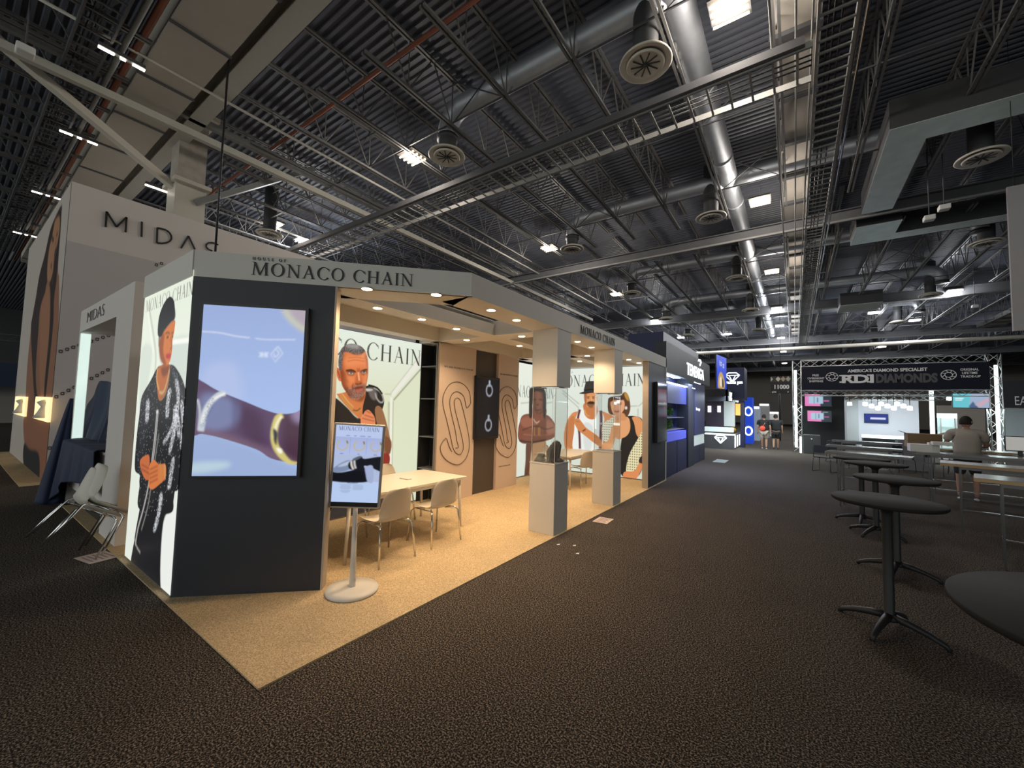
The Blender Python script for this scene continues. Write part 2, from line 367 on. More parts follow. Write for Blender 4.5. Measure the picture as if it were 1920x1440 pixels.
# open web joists, one mesh per bay length, each joist a part of the roof
FR = thing('trim_1', 'open web steel framing of the roof', 'roof framing', kind='structure')
JX = [-26.1+1.62*k for k in range(25)]
def joist_mesh(L, zb=8.5, zt=9.62):
    j = MB()
    for dx in (-.045, .045):
        j.bar((dx, .9, zb), (dx, L-1.3, zb), .045, .05); j.bar((dx, 0, zt), (dx, L, zt), .05, .05)
    n = int(L/1.25); st = L/n
    for k in range(n):
        a = k*st; b = a+st/2; c = a+st
        if b < .9 or b > L-1.3: j.bar((0, a, zt), (0, c, zt), .02); continue
        j.bar((0, a+.03, zt), (0, b, zb), .026); j.bar((0, b, zb), (0, c-.03, zt), .026); j.bar((0, b, zb), (0, b, zt), .02)
    return j
BAYS = [(-10.2, 3.2), (3.35, 16.6), (17.2, 30.4), (31., 44.)]
first = None
for y0, y1 in BAYS:
    o0 = joist_mesh(y1-y0).build('joist', m_joist, FR); o0.location = (JX[0], y0, 0)
    for x in JX[1:]:
        o = o0.copy(); col.objects.link(o); o.parent = FR; o.location = (x, y0, 0)
fj = MB()
for y0 in (44.8, 58.6, 72.4):
    for x in [-33+2.2*k for k in range(26)]:
        j_ = joist_mesh(13.2); i0 = len(fj.v); fj.v += [(a+x, b+y0, c) for a, b, c in j_.v]; fj.f += [[q+i0 for q in f_] for f_ in j_.f]; fj.m += j_.m; fj.sm += j_.sm
tag(fj.build('joist', m_joist, FR), kind='stuff')
for y0, y1 in BAYS[1:]:
    for f in (.25, .5, .75):
        b = MB(); yy = y0+(y1-y0)*f
        b.bar((-27, yy, 8.56), (14, yy, 8.56), .03); b.bar((-27, yy, 9.5), (14, yy, 9.5), .03)
        for k in range(len(JX)-1):
            if k % 3 == 0: b.bar((JX[k], yy, 8.5), (JX[k+1], yy, 9.6), .022); b.bar((JX[k+1], yy, 8.5), (JX[k], yy, 9.6), .022)
        b.build('bridging', m_steel, FR)
# girders across the hall
def girder(y, z0, z1, mm, label, w=.26, x0=-32, x1=24, pipe=True):
    t = thing('roof_girder', label, 'beam', (0, y, z0))
    b = MB().box(x0, x1, -w/2, w/2, 0, .035).box(x0, x1, -w/2, w/2, z1-z0-.035, z1-z0).box(x0, x1, -.015, .015, .035, z1-z0-.035)
    b.build('steel_section', mm, t)
    if pipe: MB().tube([(x0, -.2, -.06), (x1, -.2, -.06)], .045, 8).build('conduit', m_steel2, t)
m_pale = mat('pale primer steel', (.5, .49, .43), .6, vary=.06)
girder(3.22, 8.55, 9.1, m_pale, 'pale steel girder running over the white column at upper left', .34, pipe=False, x1=3)
girder(16.9, 8.25, 8.6, m_steel, 'dark girder with a pale conduit under it, nearest one across the hall')
girder(30.7, 8.3, 8.8, m_steel, 'dark girder with a pale conduit, second one back across the hall')
girder(44.2, 8.3, 8.8, m_steel, 'dark girder far down the hall, third one back')
girder(58.2, 8.3, 8.8, m_steel, 'dark girder far down the hall, fourth one back', x0=-45, x1=35)
girder(72, 8.3, 8.8, m_steel, 'farthest dark girder across the back of the hall', x0=-55, x1=38)
t = tag(MB().tube([(-20, 0, 0), (24, 0, 0)], .14, 12).build('cream_pipe', m_beige), 'long cream pipe crossing the hall above the far booths', 'pipe'); t.location = (0, 39, 7.05)
t = tag(MB().tube([(-22, 0, 0), (2.2, 0, 0)], .045, 8).build('sprinkler_pipe', m_rust), 'rust brown sprinkler pipe slanting across the roof at top centre', 'pipe'); t.location = (0, 5.0, 8.95)
# catwalk soffit with hangers, right of centre
def catwalk(x0, x1, y0, y1, z, label, gap=2.3):
    t = thing('catwalk', label, 'catwalk', ((x0+x1)/2, y0, z)); w = x1-x0; L = y1-y0
    MB().box(-w/2, w/2, 0, L, 0, .05).build('soffit_panel', m_taupe, t)
    for s in (-1, 1): MB().box(s*w/2-.03, s*w/2+.03, 0, L, -.03, .2).build('edge_channel', m_steel2, t)
    k = .6
    while k < L: MB().box(-w/2-.05, w/2+.05, k, k+.16, -.1, -.01).build('cross_bearer', m_steel, t); k += gap
catwalk(-.27, .46, -3, 44, 9.0, 'long taupe catwalk running away down the hall right of centre', 1.85)
p = at(1725, 668, z=8.6); q = at(1900, 585, z=8.6)
catwalk(q.x-.2, q.x+1.0, 14, 44, 8.6, 'second taupe catwalk high up behind the truss booth at right', 1.6)
# conduits along the hall
for x, z, r, lb in ((-.24, 7.95, .018, 'thin grey conduit along the left edge of the catwalk'), (.09, 7.9, .016, 'thin grey conduit under the middle of the catwalk'), (.3, 7.85, .016, 'thin grey conduit between catwalk and ladder tray'),
                    (.86, 7.72, .028, 'bright grey conduit along the right side of the ladder tray'), (.94, 7.72, .022, 'outer bright conduit right of the ladder tray')):
    o = MB().tube([(0, 0, 0), (0, 40, 0)], r, 8).build('conduit', m_steel2 if x < .8 else m_chrome); o.location = (x, 1.5, z); tag(o, lb, 'conduit')
for x, z, lb in ((-11.9, 8.55, 'dark truss chord running down to the white column from the upper left'), (-12.0, 8.2, 'pale truss chord just below the dark one at upper left')):
    o = MB().box(-.07, .07, 0, 30, 0, .16).build('truss_chord', m_pale if z < 8.3 else m_steel2); o.location = (x, -3, z); tag(o, lb, 'beam')
o = MB().tube([(0, 0, 0), (0, 26, 0)], .03, 8).build('sprinkler_pipe', m_beige); o.location = (-10.4, -1, 8.5); tag(o, 'thin pale pipe crossing the upper left roof', 'pipe')
def tray(name, label, x0, x1, y0, y1, z, along, step=.3, mm=None, side=.11):
    t = thing(name, label, 'cable tray', (x0, y0, z)); w, L = x1-x0, y1-y0; mm = mm or m_steel2
    if along == 'y':
        for a in (0, w): MB().box(a-.018, a+.018, 0, L, 0, side).build('side_rail', mm, t)
        r = MB(); k = .1
        while k < L: r.box(0, w, k, k+.035, .01, .035); k += step
        c = MB(); [c.tube([(w*f, 0, .06), (w*f+.02, L*.3, .07), (w*f-.03, L*.7, .06), (w*f, L, .06)], .014, 6) for f in (.25, .4, .6)]
    else:
        for a in (0, L): MB().box(0, w, a-.018, a+.018, 0, side).build('side_rail', mm, t)
        r = MB(); k = .1
        while k < w: r.box(k, k+.035, 0, L, .01, .035); k += step
        c = MB(); [c.tube([(0, L*f, .06), (w*.3, L*f+.03, .07), (w*.7, L*f-.03, .06), (w, L*f, .06)], .014, 6) for f in (.3, .45, .6)]
    tag(r.build('rungs', mm, t), kind='stuff'); c.build('cables', m_black, t); return t
tray('cable_tray', 'ladder cable tray running away down the hall beside the catwalk', .36, .82, 1.5, 41, 7.62, 'y', .26)
tray('cable_tray', 'wide ladder cable tray crossing the hall above the booth', -17.5, .3, 7.45, 8.25, 7.5, 'x', .33)
b = MB().box(-17.5, .2, 7.34, 7.42, 7.52, 7.66); o = b.build('support_beam', m_steel); tag(o, 'dark beam carrying the crossing ladder cable tray', 'beam')
tray('cable_tray', 'ladder cable tray beside the big flat duct at upper left', -30, -4.5, 1.0, 1.45, 8.4, 'x', .3, m_steel)
# the big flat duct, upper left
t = thing('flat_duct', 'big taupe rectangular duct crossing the upper left corner', 'duct', (0, 1.95, 8.5))
MB().box(-32, 1.2, 0, .92, 0, .6).build('duct_body', m_taupe, t)
for x in range(-31, 1, 2): MB().box(x, x+.06, -.02, .94, -.03, .0).build('seam_flange', m_steel, t)
o = MB().tube([(-32, 0, 0), (1, 0, 0)], .06, 8).build('red_pipe', m_rust); o.location = (0, 1.78, 8.55); tag(o, 'red pipe beside the big flat duct', 'pipe')
o = MB().tube([(-32, 0, 0), (1, 0, 0)], .05, 8).build('grey_pipe', m_steel2); o.location = (0, 1.62, 8.5); tag(o, 'grey pipe beside the red one along the flat duct', 'pipe')
# white column with its capital, seen over the tall white booth
t = thing('column', 'fireproofed white column rising behind the tall white booth', 'column', (-13.35, 3.5, 0))
b = MB().box(-.3, .3, -.3, .3, 0, 9.35); b.build('shaft', mat('sprayed fireproofing', (.42, .38, .33), .95, vary=.25, scale=6, bump=1.), t)
MB().box(-.62, .62, -.45, .45, 9.3, 9.42).build('cap_plate', m_beige, t); MB().box(-.5, .5, -.4, .4, 7.4, 7.5).build('collar_plate', m_beige, t)
MB().box(-.33, .33, -.33, .33, 4.5, 7.4).build('wall_board', m_beige, t)
b = MB().bar((-11.9, -.8, 8.85), (-13.3, 3.2, 7.35), .16); o = b.build('diagonal_brace', m_beige); tag(o, 'pale diagonal brace coming down to the white column', 'beam')
o = MB().bar((-13.0, 3.6, 7.0), (-12.6, 6.5, 9.3), .14).build('diagonal_brace', m_steel2); tag(o, 'grey diagonal brace on the right of the white column', 'beam')
# round ducts: trunk and branches
t = thing('spiral_duct', 'big round galvanised trunk duct running away down the hall', 'duct', (-1.62, 2, 9.12))
b = MB()
L = 42; n_ = int(L/.11); b.tube([(0, k*.11, 0) for k in range(n_+1)], [.27+.006*(k % 2) for k in range(n_+1)], 20); b.build('duct_run', m_galv, t)
for k in range(14): MB().tube([(0, 1.4+3*k, 0), (0, 1.5+3*k, 0)], .29, 20).build('duct_collar', m_galv, t)
def branch(y, x1, label, r=.24, x0=-1.62):
    t = thing('branch_duct', label, 'duct', (x0, y, 9.12)); s = 1 if x1 > x0 else -1; L = abs(x1-x0)
    P = [(s*k*(L-.5)/10, 0, 0) for k in range(11)]+[(s*(L-.5+.5*math.sin(a)), 0, -.5+.5*math.cos(a)) for a in (.35, .7, 1.05, 1.4, PI/2)]+[(s*L, 0, -.62)]
    MB().tube(P, r, 18).build('duct_run', m_galv, t); MB().tube([(s*L, 0, -.6), (s*L, 0, -.72)], r+.02, 18).build('duct_collar', m_ductdk, t)
YR = [6.92, 13.85, 20.9, 27.9, 34.9]
wh = ['nearest', 'second', 'third', 'fourth', 'fifth']
for i, y in enumerate(YR):
    branch(y, -7.04, f'round galvanised branch duct going left, {wh[i]} row from the camera')
for i in (1, 2, 3, 4): branch(YR[i], 4.5+.5*i, f'round branch duct going right, {wh[i]} row from the camera')
def diffuser(label, group=None):
    t = thing('air_diffuser', label, 'diffuser', (0, 0, 8), group=group)
    MB().lathe([(.22, .06), (.22, .75)], 24).build('neck', m_ductdk, t)
    MB().lathe([(.2, .12), (.3, .06), (.44, .0), (.455, .02), (.44, .05), (.26, .14)], 36).build('outer_ring', m_beige, t)
    MB().lathe([(.0, .0), (.26, .0), (.31, -.03), (.33, .0), (.31, .03), (.2, .05)], 36).build('core_ring', m_beige, t)
    b = MB()
    for k in range(10): a = 2*PI*k/10; b.bar((.05*math.cos(a), .05*math.sin(a), -.012), (.25*math.cos(a+.25), .25*math.sin(a+.25), -.012), .018, .012)
    b.lathe([(0, -.03), (.04, -.02), (.05, 0)], 12); b.build('blades', m_ductdk, t)
    return t
D0 = diffuser('')
DS = []
for i, y in enumerate(YR):
    DS.append((-7.04, y, f'round white ceiling air diffuser on a duct elbow, left column, {wh[i]} row'))
    DS.append((-2.12, y, f'round white ceiling air diffuser by the trunk duct, {wh[i]} row'))
for px, py, lb in ((1840, 297, 'tilted looking white air diffuser near the right edge, nearest on that side'), (1850, 457, 'white air diffuser by the hanging banner on the right'), (1745, 554, 'white air diffuser over the right part of the truss booth'),
                   (1684, 605, 'white air diffuser above the middle of the truss booth'), (505, 440, 'white air diffuser above the big white booth sign, left'), (1640, 648, 'small far air diffuser above the truss booth banner')):
    p = at(px, py, z=8); DS.append((p.x, p.y, lb))
for k, (x, y, lb) in enumerate(DS):
    o = D0 if k == 0 else copy_tree(D0); o.location = (x, y, 8); o['label'] = lb; o['group'] = 'ceiling air diffusers'
    for r_ in kids(o):
        if r_.name.startswith('neck') and (x > 0 or x < -8 or abs(x+2.12) < .1): r_.scale = (1, 1, 2.29)
# rectangular ducts on the right
def lduct(label, poly, z0, z1):
    xs = [p[0] for p in poly]; ys = [p[1] for p in poly]; t = thing('rectangular_duct', label, 'duct', (min(xs), min(ys), z0))
    q = [(x-min(xs), y-min(ys)) for x, y in poly]
    MB().prism(q, .012, z1-z0).build('duct_body', m_ductdk, t); MB().prism(q, 0, .012).build('bright_underside', mat('bare galvanised sheet', (.72, .79, .77), .42, .6, vary=.2, scale=2.5), t)  # galvanised underside, with the teal light on it put into its colour
    return t
lduct('L shaped rectangular duct with bare metal underside, nearest one at upper right', [(1.82, 11.85), (7.5, 11.85), (7.5, 12.65), (2.55, 12.65), (2.55, 16.5), (1.82, 16.5)], 8.2, 8.9)
lduct('farther L shaped rectangular duct with bare metal underside at right', [(1.8, 17.6), (2.95, 17.6), (2.95, 18.8), (6.5, 18.8), (6.5, 19.4), (1.8, 19.4)], 8.2, 8.9)
lduct('short rectangular duct far off above the truss booth', [(2.2, 29), (4.0, 29), (4.0, 31), (2.2, 31)], 8.0, 8.7)
# high bay lamps
m_tube = mat('glowing lamp tube', (1, .78, .45), e=9, ec=(1, .76, .42), vary=0); m_tubew = mat('glowing white lamp', (1, .95, .85), e=14, ec=(1, .9, .72), vary=0)
def lamp(label, mm):
    t = thing('high_bay_lamp', label, 'lamp', (0, 0, 8.5))
    MB().box(-.3, .3, -.3, .3, .05, .1).build('housing', m_steel, t)
    for k in range(4): MB().tube([(-.27, -.21+.14*k, 0), (.27, -.21+.14*k, 0)], .021, 8).build('lamp_tube', mm, t)
    MB().tube([(0, 0, .09), (0, 0, 1.22)], .008, 6).build('hanger', m_steel2, t)
    return t
L0 = lamp('', m_tube); L1 = lamp('', m_tubew); k0 = k1 = 0
LP = [(-8.45, 7.02, 'glowing four tube lamp hanging left of the nearest duct elbow', 0), (-.81, 7.18, 'bright four tube lamp at the top edge beside the trunk duct', 0), (-.82, 14.6, 'glowing lamp beside the catwalk, second row', 0), (-8.4, 14.4, 'glowing lamp left of the second duct elbow', 0),
      (-.8, 22.3, 'glowing lamp beside the catwalk, third row', 0), (-8.43, 22.3, 'glowing lamp on the left, third row', 0), (-16.16, 6.9, 'glowing lamp above the diffuser over the tall white booth sign', 0), (-.85, 30.4, 'lamp beside the catwalk, fourth row', 1), (-8.5, 30.5, 'lamp on the left, fourth row', 1),
      (7.0, 30.5, 'lamp on the far right under the second catwalk', 1), (6.9, 38.5, 'lamp on the right, farthest row', 1), (-.85, 36.5, 'lamp beside the catwalk, fifth row', 1), (-8.4, 38.5, 'lamp on the left, fifth row', 1), (-16.8, 8.4, 'cool white lamp behind the tall white booth sign', 1),
      (-.9, 42.5, 'lamp beside the catwalk, sixth row', 1), (-15.8, 22.3, 'lamp far left, third row', 0), (-16, 30.4, 'lamp far left, fourth row', 1), (4.3, 34.5, 'lamp above the truss booth banner, left one', 1), (-4.6, 38.5, 'lamp far off between the two lamp columns', 1), (-.9, 52, 'lamp beside the catwalk, seventh row', 1), (-8.4, 50, 'lamp on the left, seventh row', 1), (7, 52, 'lamp on the right, seventh row', 1), (-1, 64, 'lamp beside the catwalk, last row', 1), (-16, 48, 'lamp far left, last row', 1), (15, 46, 'lamp far right behind the truss booth', 1)]
for x, y, lb, w in LP:
    src = (L0, L1)[w]; n = (k0, k1)[w]; o = src if n == 0 else copy_tree(src)
    if w: k1 += 1
    else: k0 += 1
    o.location = (x, y, 8.5); o['label'] = lb; o['group'] = 'high bay lamps'
    ld = bpy.data.lights.new('lamp light', 'POINT'); ld.energy = 170 if not w else 260; ld.color = (1, .9, .8) if not w else (.93, .96, 1); ld.shadow_soft_size = .3
    lo = bpy.data.objects.new('lamp_light', ld); col.objects.link(lo); lo.parent = o; lo.location = (0, 0, -.12)
# strip lights near the flat duct
def strip(label, loc, L, segs):
    t = thing('strip_light', label, 'lamp', loc, PI/2, group='strip lights beside the flat duct'); MB().box(0, L, -.05, .05, .03, .1).build('housing', m_steel, t)
    for a, b_ in segs: MB().box(a, b_, -.02, .02, 0, .03).build('lamp_tube', m_tubew, t)
for x, lb in ((-10.9, 'nearest strip light beside the flat duct'), (-15.1, 'second strip light beside the flat duct'), (-20.3, 'third strip light beside the flat duct'), (-26, 'fourth strip light beside the flat duct')):
    strip(lb, (x+.35, 1.3, 8.3), .66, ((0, .22), (.3, .38), (.48, .66)))
p = at(272, 347, z=7.5); strip('long strip light tucked behind the top of the white column', (p.x, p.y, 7.5), 1.1, ((0, 1.1),))
# projectors and loudspeakers hanging from the roof
def cambox(px, py, z, label, s=.22):
    p = at(px, py, z=z); t = thing('hanging_speaker', label, 'speaker', p); MB().box(-s/2, s/2, -s/2, s/2, -s*.6, 0).build('cabinet', m_white, t, bevel=.02); MB().tube([(0, 0, 0), (0, 0, 9.72-z)], .012, 6).build('drop_rod', m_steel, t)
cambox(48, 88, 7.8, 'long white speaker box hanging at the top left'); cambox(1742, 405, 7.2, 'white speaker box hanging under the right ducts, lower of the pair'); cambox(1770, 385, 7.4, 'white speaker box hanging under the right ducts, upper of the pair'); cambox(1828, 572, 7.4, 'white speaker box over the right end of the truss banner')


P0 = at(432, 0, y=2.9); P1 = at(404, 466, y=2.9)
o = MB().tube([(P1.x, 2.9, P1.z-1), (P1.x, 2.9, 9.72)], .02, 8).build('hanging_cable', m_black); tag(o, 'thick black cable hanging down behind the booth sign', 'cable')
# ================================================================== PRINTS
def mp(ox, oy, s, plane, u0, v0=0., axis='y'):
    """crop pixel -> metres on the print"""
    def f(X, Y):
        p = at(ox+X/s, oy+Y/s, **plane); return ((p.y if axis == 'y' else p.x)-u0, p.z-v0)
    return f
m_back = vmat('backlit fabric print', .98)
m_print = vmat('printed panel', 0, .8)
# ---- man with shoulder pads, room one
A = Art(2.66, 2.9, 170, 'e9efdd'); A.map = mp(590, 590, 6.86, dict(x=-5.75), 2.56, .04)
A.grad([(-900, -200), (1600, -200), (1600, 3000), (-900, 3000)], 'e6f0e6', 'dfe0bd', (700, 100), (700, 1300), sm=False)
A.poly([(1460, 600), (1010, 1110), (980, 2600), (1460, 2600)], 'dfe4c6', sm=False)
A.poly([(1460, 370), (1460, 520), (1010, 1060), (990, 1040), (990, 1000)], 'ecebdc', sm=False); A.line([(1460, 390), (980, 1010)], .012, 'a9a894', .01, .8); A.line([(1460, 590), (1015, 1100)], .03, '9b9a84', .012, .9)
A.line([(900, 1020), (985, 1025)], .02, 'b5b49e', .01, .8); A.line([(955, 1120), (950, 2600)], .035, 'a8a890', .015, .8); A.line([(1010, 1110), (985, 2600)], .015, '97967f', .006, .8); A.line([(985, 1060), (965, 2600)], .05, 'f2f1e4', .01, .9)
P0 = A.pts([(660, 572)])[0]; P1 = A.pts([(1368, 640)])[0]; wch = (P1[0]-P0[0])/A.res; A.text('MONACO CHAIN', P1[0]/A.res-wch*10.6/4.14, P0[1]/A.res, .29, '3a3a36', wch*10.6/4.14)
# torso and pads
A.poly([(120, 1180), (240, 1060), (420, 1200), (560, 1330), (760, 1250), (860, 1200), (870, 1500), (800, 2300), (100, 2300), (60, 1500)], '2a2420')
A.poly([(560, 980), (700, 910), (830, 960), (890, 1080), (880, 1190), (800, 1340), (640, 1330), (600, 1180)], '2b2421'); A.poly([(690, 940), (760, 945), (800, 1010), (790, 1090), (740, 1090), (700, 1020)], '6d6460', .02); A.line([(760, 940), (850, 1000), (885, 1100), (850, 1130), (800, 1080), (780, 1010)], .02, 'b8b2ac', .004)
A.line([(690, 905), (800, 940), (870, 1020)], .03, '171412'); A.poly([(660, 950), (740, 960), (740, 975), (670, 985)], 'cfcac0', .006)
A.poly([(-400, 1100), (150, 1010), (240, 1060), (210, 1130), (140, 1180), (-400, 1500)], '3a3330'); A.line([(170, 1040), (235, 1090), (170, 1110)], .03, 'd8d6cc'); A.line([(130, 1340), (190, 1320), (210, 1280)], .025, 'c6c1ba')
A.poly([(-500, 1350), (180, 1190), (300, 1240), (330, 1440), (300, 2300), (-500, 2300)], '231e1c')
A.line([(300, 1060), (430, 1200), (480, 1260), (560, 1340)], .012, '9a8f85', .003)
# arms below
A.map = mp(580, 560, 4.235, dict(x=-5.75), 2.56, .04)
A.poly([(100, 1040), (190, 1060), (190, 1200), (180, 1360), (120, 1380), (60, 1300), (40, 1100)], 'd9743f'); A.poly([(60, 1170), (190, 1165), (190, 1195), (60, 1200)], '201a18', sm=False); A.poly([(40, 1200), (185, 1205), (185, 1380), (110, 1440), (60, 1400)], 'd98051', .01)
A.line([(120, 1010), (190, 1045)], .05, 'c9c4ba', .004)
A.poly([(520, 880), (580, 880), (645, 1130), (640, 1210), (590, 1240), (560, 1100)], '9a6a48'); A.poly([(590, 1090), (650, 1130), (640, 1230), (600, 1210)], '7b4a30', .01)
A.poly([(590, 1230), (635, 1240), (630, 1330), (560, 1480), (470, 1560), (560, 1300)], '8e2a22'); A.poly([(180, 1380), (600, 1380), (600, 1900), (180, 1900)], '2c2a2a')
# neck, head
A.map = mp(590, 590, 6.86, dict(x=-5.75), 2.56, .04)
A.poly([(340, 1010), (640, 960), (620, 1180), (600, 1330), (520, 1290), (300, 1050)], 'd57c48'); A.poly([(430, 1040), (640, 1010), (620, 1110), (540, 1110)], '7d3c22', .03, .8)
A.line([(330, 1030), (400, 1130), (500, 1230), (560, 1245), (600, 1210)], .018, 'c79a45', .004); A.line([(350, 1010), (430, 1120), (500, 1190)], .01, 'e6c27a', .003); A.line([(490, 1225), (545, 1235), (590, 1200)], .02, '6b4a2a', .006)
hd = [(320, 500), (360, 420), (450, 375), (560, 390), (640, 450), (680, 560), (690, 700), (680, 830), (650, 960), (620, 1050), (550, 1095), (460, 1070), (400, 990), (350, 900), (330, 760), (305, 640)]
A.poly([(262, 700), (290, 680), (330, 720), (345, 830), (335, 860), (300, 830)], 'd9724a'); A.line([(285, 710), (310, 760), (325, 820)], .02, '8a3a22', .01)
hm = A.poly(hd, 'e07f4c'); A.clip = hm
A.poly([(290, 480), (380, 470), (370, 600), (380, 720), (370, 900), (460, 1090), (330, 1100), (250, 800)], 'a44f2c', .05, .85); A.poly([(600, 520), (700, 540), (710, 960), (640, 960), (660, 700)], 'f0a070', .04, .8)
A.poly([(280, 380), (700, 380), (650, 470), (590, 515), (520, 520), (450, 490), (380, 480), (365, 540), (350, 660), (340, 720), (290, 700)], '4b4340', .012); hair = A.mask([(300, 360), (700, 360), (650, 470), (590, 515), (450, 490), (380, 480), (340, 720), (290, 700)]); A.speck(hair, 'c9c4bf', .22, 1, .55); A.poly([(390, 380), (470, 360), (570, 380), (560, 440), (420, 420)], 'b9b5b0', .04, .6)
A.poly([(400, 560), (560, 520), (660, 560), (640, 640), (420, 660)], 'f39360', .06, .8)
A.line([(400, 722), (470, 712), (530, 738)], .03, '3c1d10', .008); A.line([(590, 735), (650, 708), (680, 712)], .028, '3c1d10', .008)
for x, y in ((465, 752), (632, 738)):
    A.ell((x, y), .07, .03, '5a2a1a', .015, .8); A.ell((x, y+2), .045, .016, 'd8c9bd', .004); A.ell((x+2, y), .018, .018, '1b2430', .003)
A.poly([(545, 740), (575, 740), (610, 860), (600, 890), (530, 890), (515, 870)], 'b8582f', .02, .7); A.line([(560, 740), (575, 850)], .03, 'ffb688', .012, .9); A.line([(520, 885), (560, 895), (605, 880)], .02, '6b2a18', .01)
A.poly([(450, 960), (480, 920), (560, 900), (650, 895), (668, 940), (640, 1060), (560, 1100), (440, 1070), (390, 960), (410, 930)], '5c4640', .03, .75); A.speck(A.mask([(420, 950), (660, 900), (640, 1060), (540, 1100), (430, 1060)]), 'd5cdc4', .15, 1, .5)
A.line([(515, 950), (560, 940), (625, 935)], .03, '7c2a1c', .006); A.line([(530, 975), (570, 985), (615, 955)], .035, 'c0604a', .006)
A.poly([(640, 520), (690, 560), (690, 960), (655, 950), (668, 800), (660, 640)], '8e4426', .03, .55); A.poly([(330, 700), (400, 760), (420, 900), (480, 1060), (380, 1000), (330, 860)], '6e2f18', .04, .6)
A.line([(420, 600), (520, 585), (640, 600)], .014, 'b4572f', .012, .7); A.line([(430, 560), (530, 548), (640, 565)], .012, 'b4572f', .012, .6); A.line([(548, 690), (556, 735)], .012, '6b2a18', .008); A.line([(575, 688), (570, 730)], .012, '6b2a18', .008)
A.line([(425, 738), (465, 730), (505, 748)], .014, '3c170c', .005); A.line([(600, 745), (632, 726), (665, 735)], .014, '3c170c', .005); A.line([(430, 775), (470, 785), (505, 775)], .02, '9b4a2a', .012, .7); A.line([(600, 770), (640, 775)], .02, '9b4a2a', .012, .7)
A.line([(500, 880), (485, 920), (500, 960)], .014, '7c3219', .008); A.line([(400, 830), (440, 870)], .02, '9a4526', .02, .6); A.poly([(430, 800), (500, 810), (510, 870), (450, 870)], 'ee8f5c', .04, .7); A.clip = None
# hand at the chest
A.poly([(590, 1340), (620, 1290), (650, 1240), (690, 1225), (735, 1265), (770, 1320), (780, 1400), (760, 1500), (620, 1500)], 'e58a5c'); A.line([(640, 1290), (700, 1310), (760, 1330)], .014, 'a04a2a', .006); A.line([(610, 1330), (680, 1350), (770, 1370)], .014, 'a04a2a', .006); A.line([(660, 1235), (720, 1270)], .014, 'a04a2a', .006)
ART1 = A
# ---- young man with a trombone, end wall
B = Art(1.55, 2.98, 150, 'e3ead8'); B.map = mp(240, 540, 2.44, dict(y=1.30), -6.15, 0., 'x')
B.grad([(-40, -60), (330, -60), (330, 1500), (-40, 1500)], 'e6eedd', 'e4eae0', (100, 100), (100, 1300), sm=False)
B.poly([(190, 260), (300, 250), (300, 480), (200, 400)], 'c9d3ca', .03, .8); B.line([(195, 262), (300, 250)], .05, 'f5f7ee', .01); B.line([(95, 100), (125, 300), (120, 420)], .05, 'bfc6b8', .015, .8); B.line([(88, 100), (115, 310)], .04, 'f3f5e8', .01); B.poly([(60, 300), (110, 300), (70, 560), (50, 600)], 'cdd6cb', .03, .7)
P0 = B.pts([(95, 105)])[0]; P1 = B.pts([(292, 38)])[0]; B.text('MONACO CHAIN', .07, P1[1]/B.res-.015, .135, '6b6b60', P1[0]/B.res-.07+.02); B.text('HOUSE OF', .07, P1[1]/B.res+.17, .03, '8a8a80', .3)
B.poly([(55, 1000), (60, 860), (200, 850), (205, 1000), (170, 1090), (165, 1200), (150, 1400), (15, 1330), (30, 1150)], '15151b'); B.poly([(160, 1090), (215, 1000), (225, 900), (260, 900), (215, 1440), (150, 1400)], 'edf0ea', .004)
B.poly([(135, 375), (160, 370), (200, 365), (225, 390), (250, 440), (268, 520), (262, 640), (252, 760), (240, 850), (228, 935), (205, 955), (200, 1040), (120, 1045), (45, 1015), (55, 880), (30, 840), (38, 700), (50, 600), (62, 510), (100, 440)], '14141a')
B.poly([(195, 375), (215, 400), (240, 470), (255, 520), (235, 500), (205, 420)], '33343d', .01); B.poly([(60, 520), (45, 800), (60, 860), (80, 700), (90, 540)], '202028', .015)
hn = B.mask([(135, 375), (200, 365), (250, 440), (262, 640), (228, 935), (120, 1045), (45, 1015), (38, 700), (62, 510)]); B.speck(hn, 'dfe3ee', .012, 1, .9)
for P in ([(220, 440), (228, 520), (215, 640), (190, 760)], [(245, 540), (250, 640), (243, 740)], [(90, 530), (85, 620)], [(190, 480), (180, 540), (178, 600)], [(205, 800), (190, 900), (185, 930)], [(150, 960), (140, 1040), (120, 1120)], [(215, 560), (205, 640), (165, 720)], [(225, 600), (232, 690)]):
    m_ = B.mask([(x-7, y) for x, y in P]+[(x+7, y) for x, y in P[::-1]], .01); B.speck(m_, 'f2f4fa', .45, 1, .95)
B.poly([(138, 375), (185, 360), (190, 400), (180, 470), (160, 520), (140, 525), (132, 470), (128, 420)], 'b5642f'); B.poly([(150, 380), (186, 370), (184, 400), (160, 420)], '6e3014', .02, .8)
B.line([(135, 380), (130, 430), (140, 480)], .02, 'e8b06a', .005); B.line([(188, 385), (178, 440), (160, 490), (142, 490)], .025, 'c9a878', .005); B.line([(190, 400), (170, 500), (145, 515)], .018, '7a6a55', .006)
B.poly([(150, 235), (160, 210), (210, 160), (212, 200), (203, 250), (200, 300), (190, 350), (170, 368), (150, 340), (142, 280)], 'cf7538'); B.poly([(140, 230), (165, 220), (160, 300), (175, 370), (145, 340)], '8c431c', .02, .85)
B.poly([(135, 225), (140, 150), (160, 90), (185, 55), (203, 60), (212, 90), (212, 150), (195, 170), (165, 205), (150, 235)], '14131b'); B.line([(212, 110), (213, 150), (190, 172), (160, 212)], .02, '2b2a35', .004)
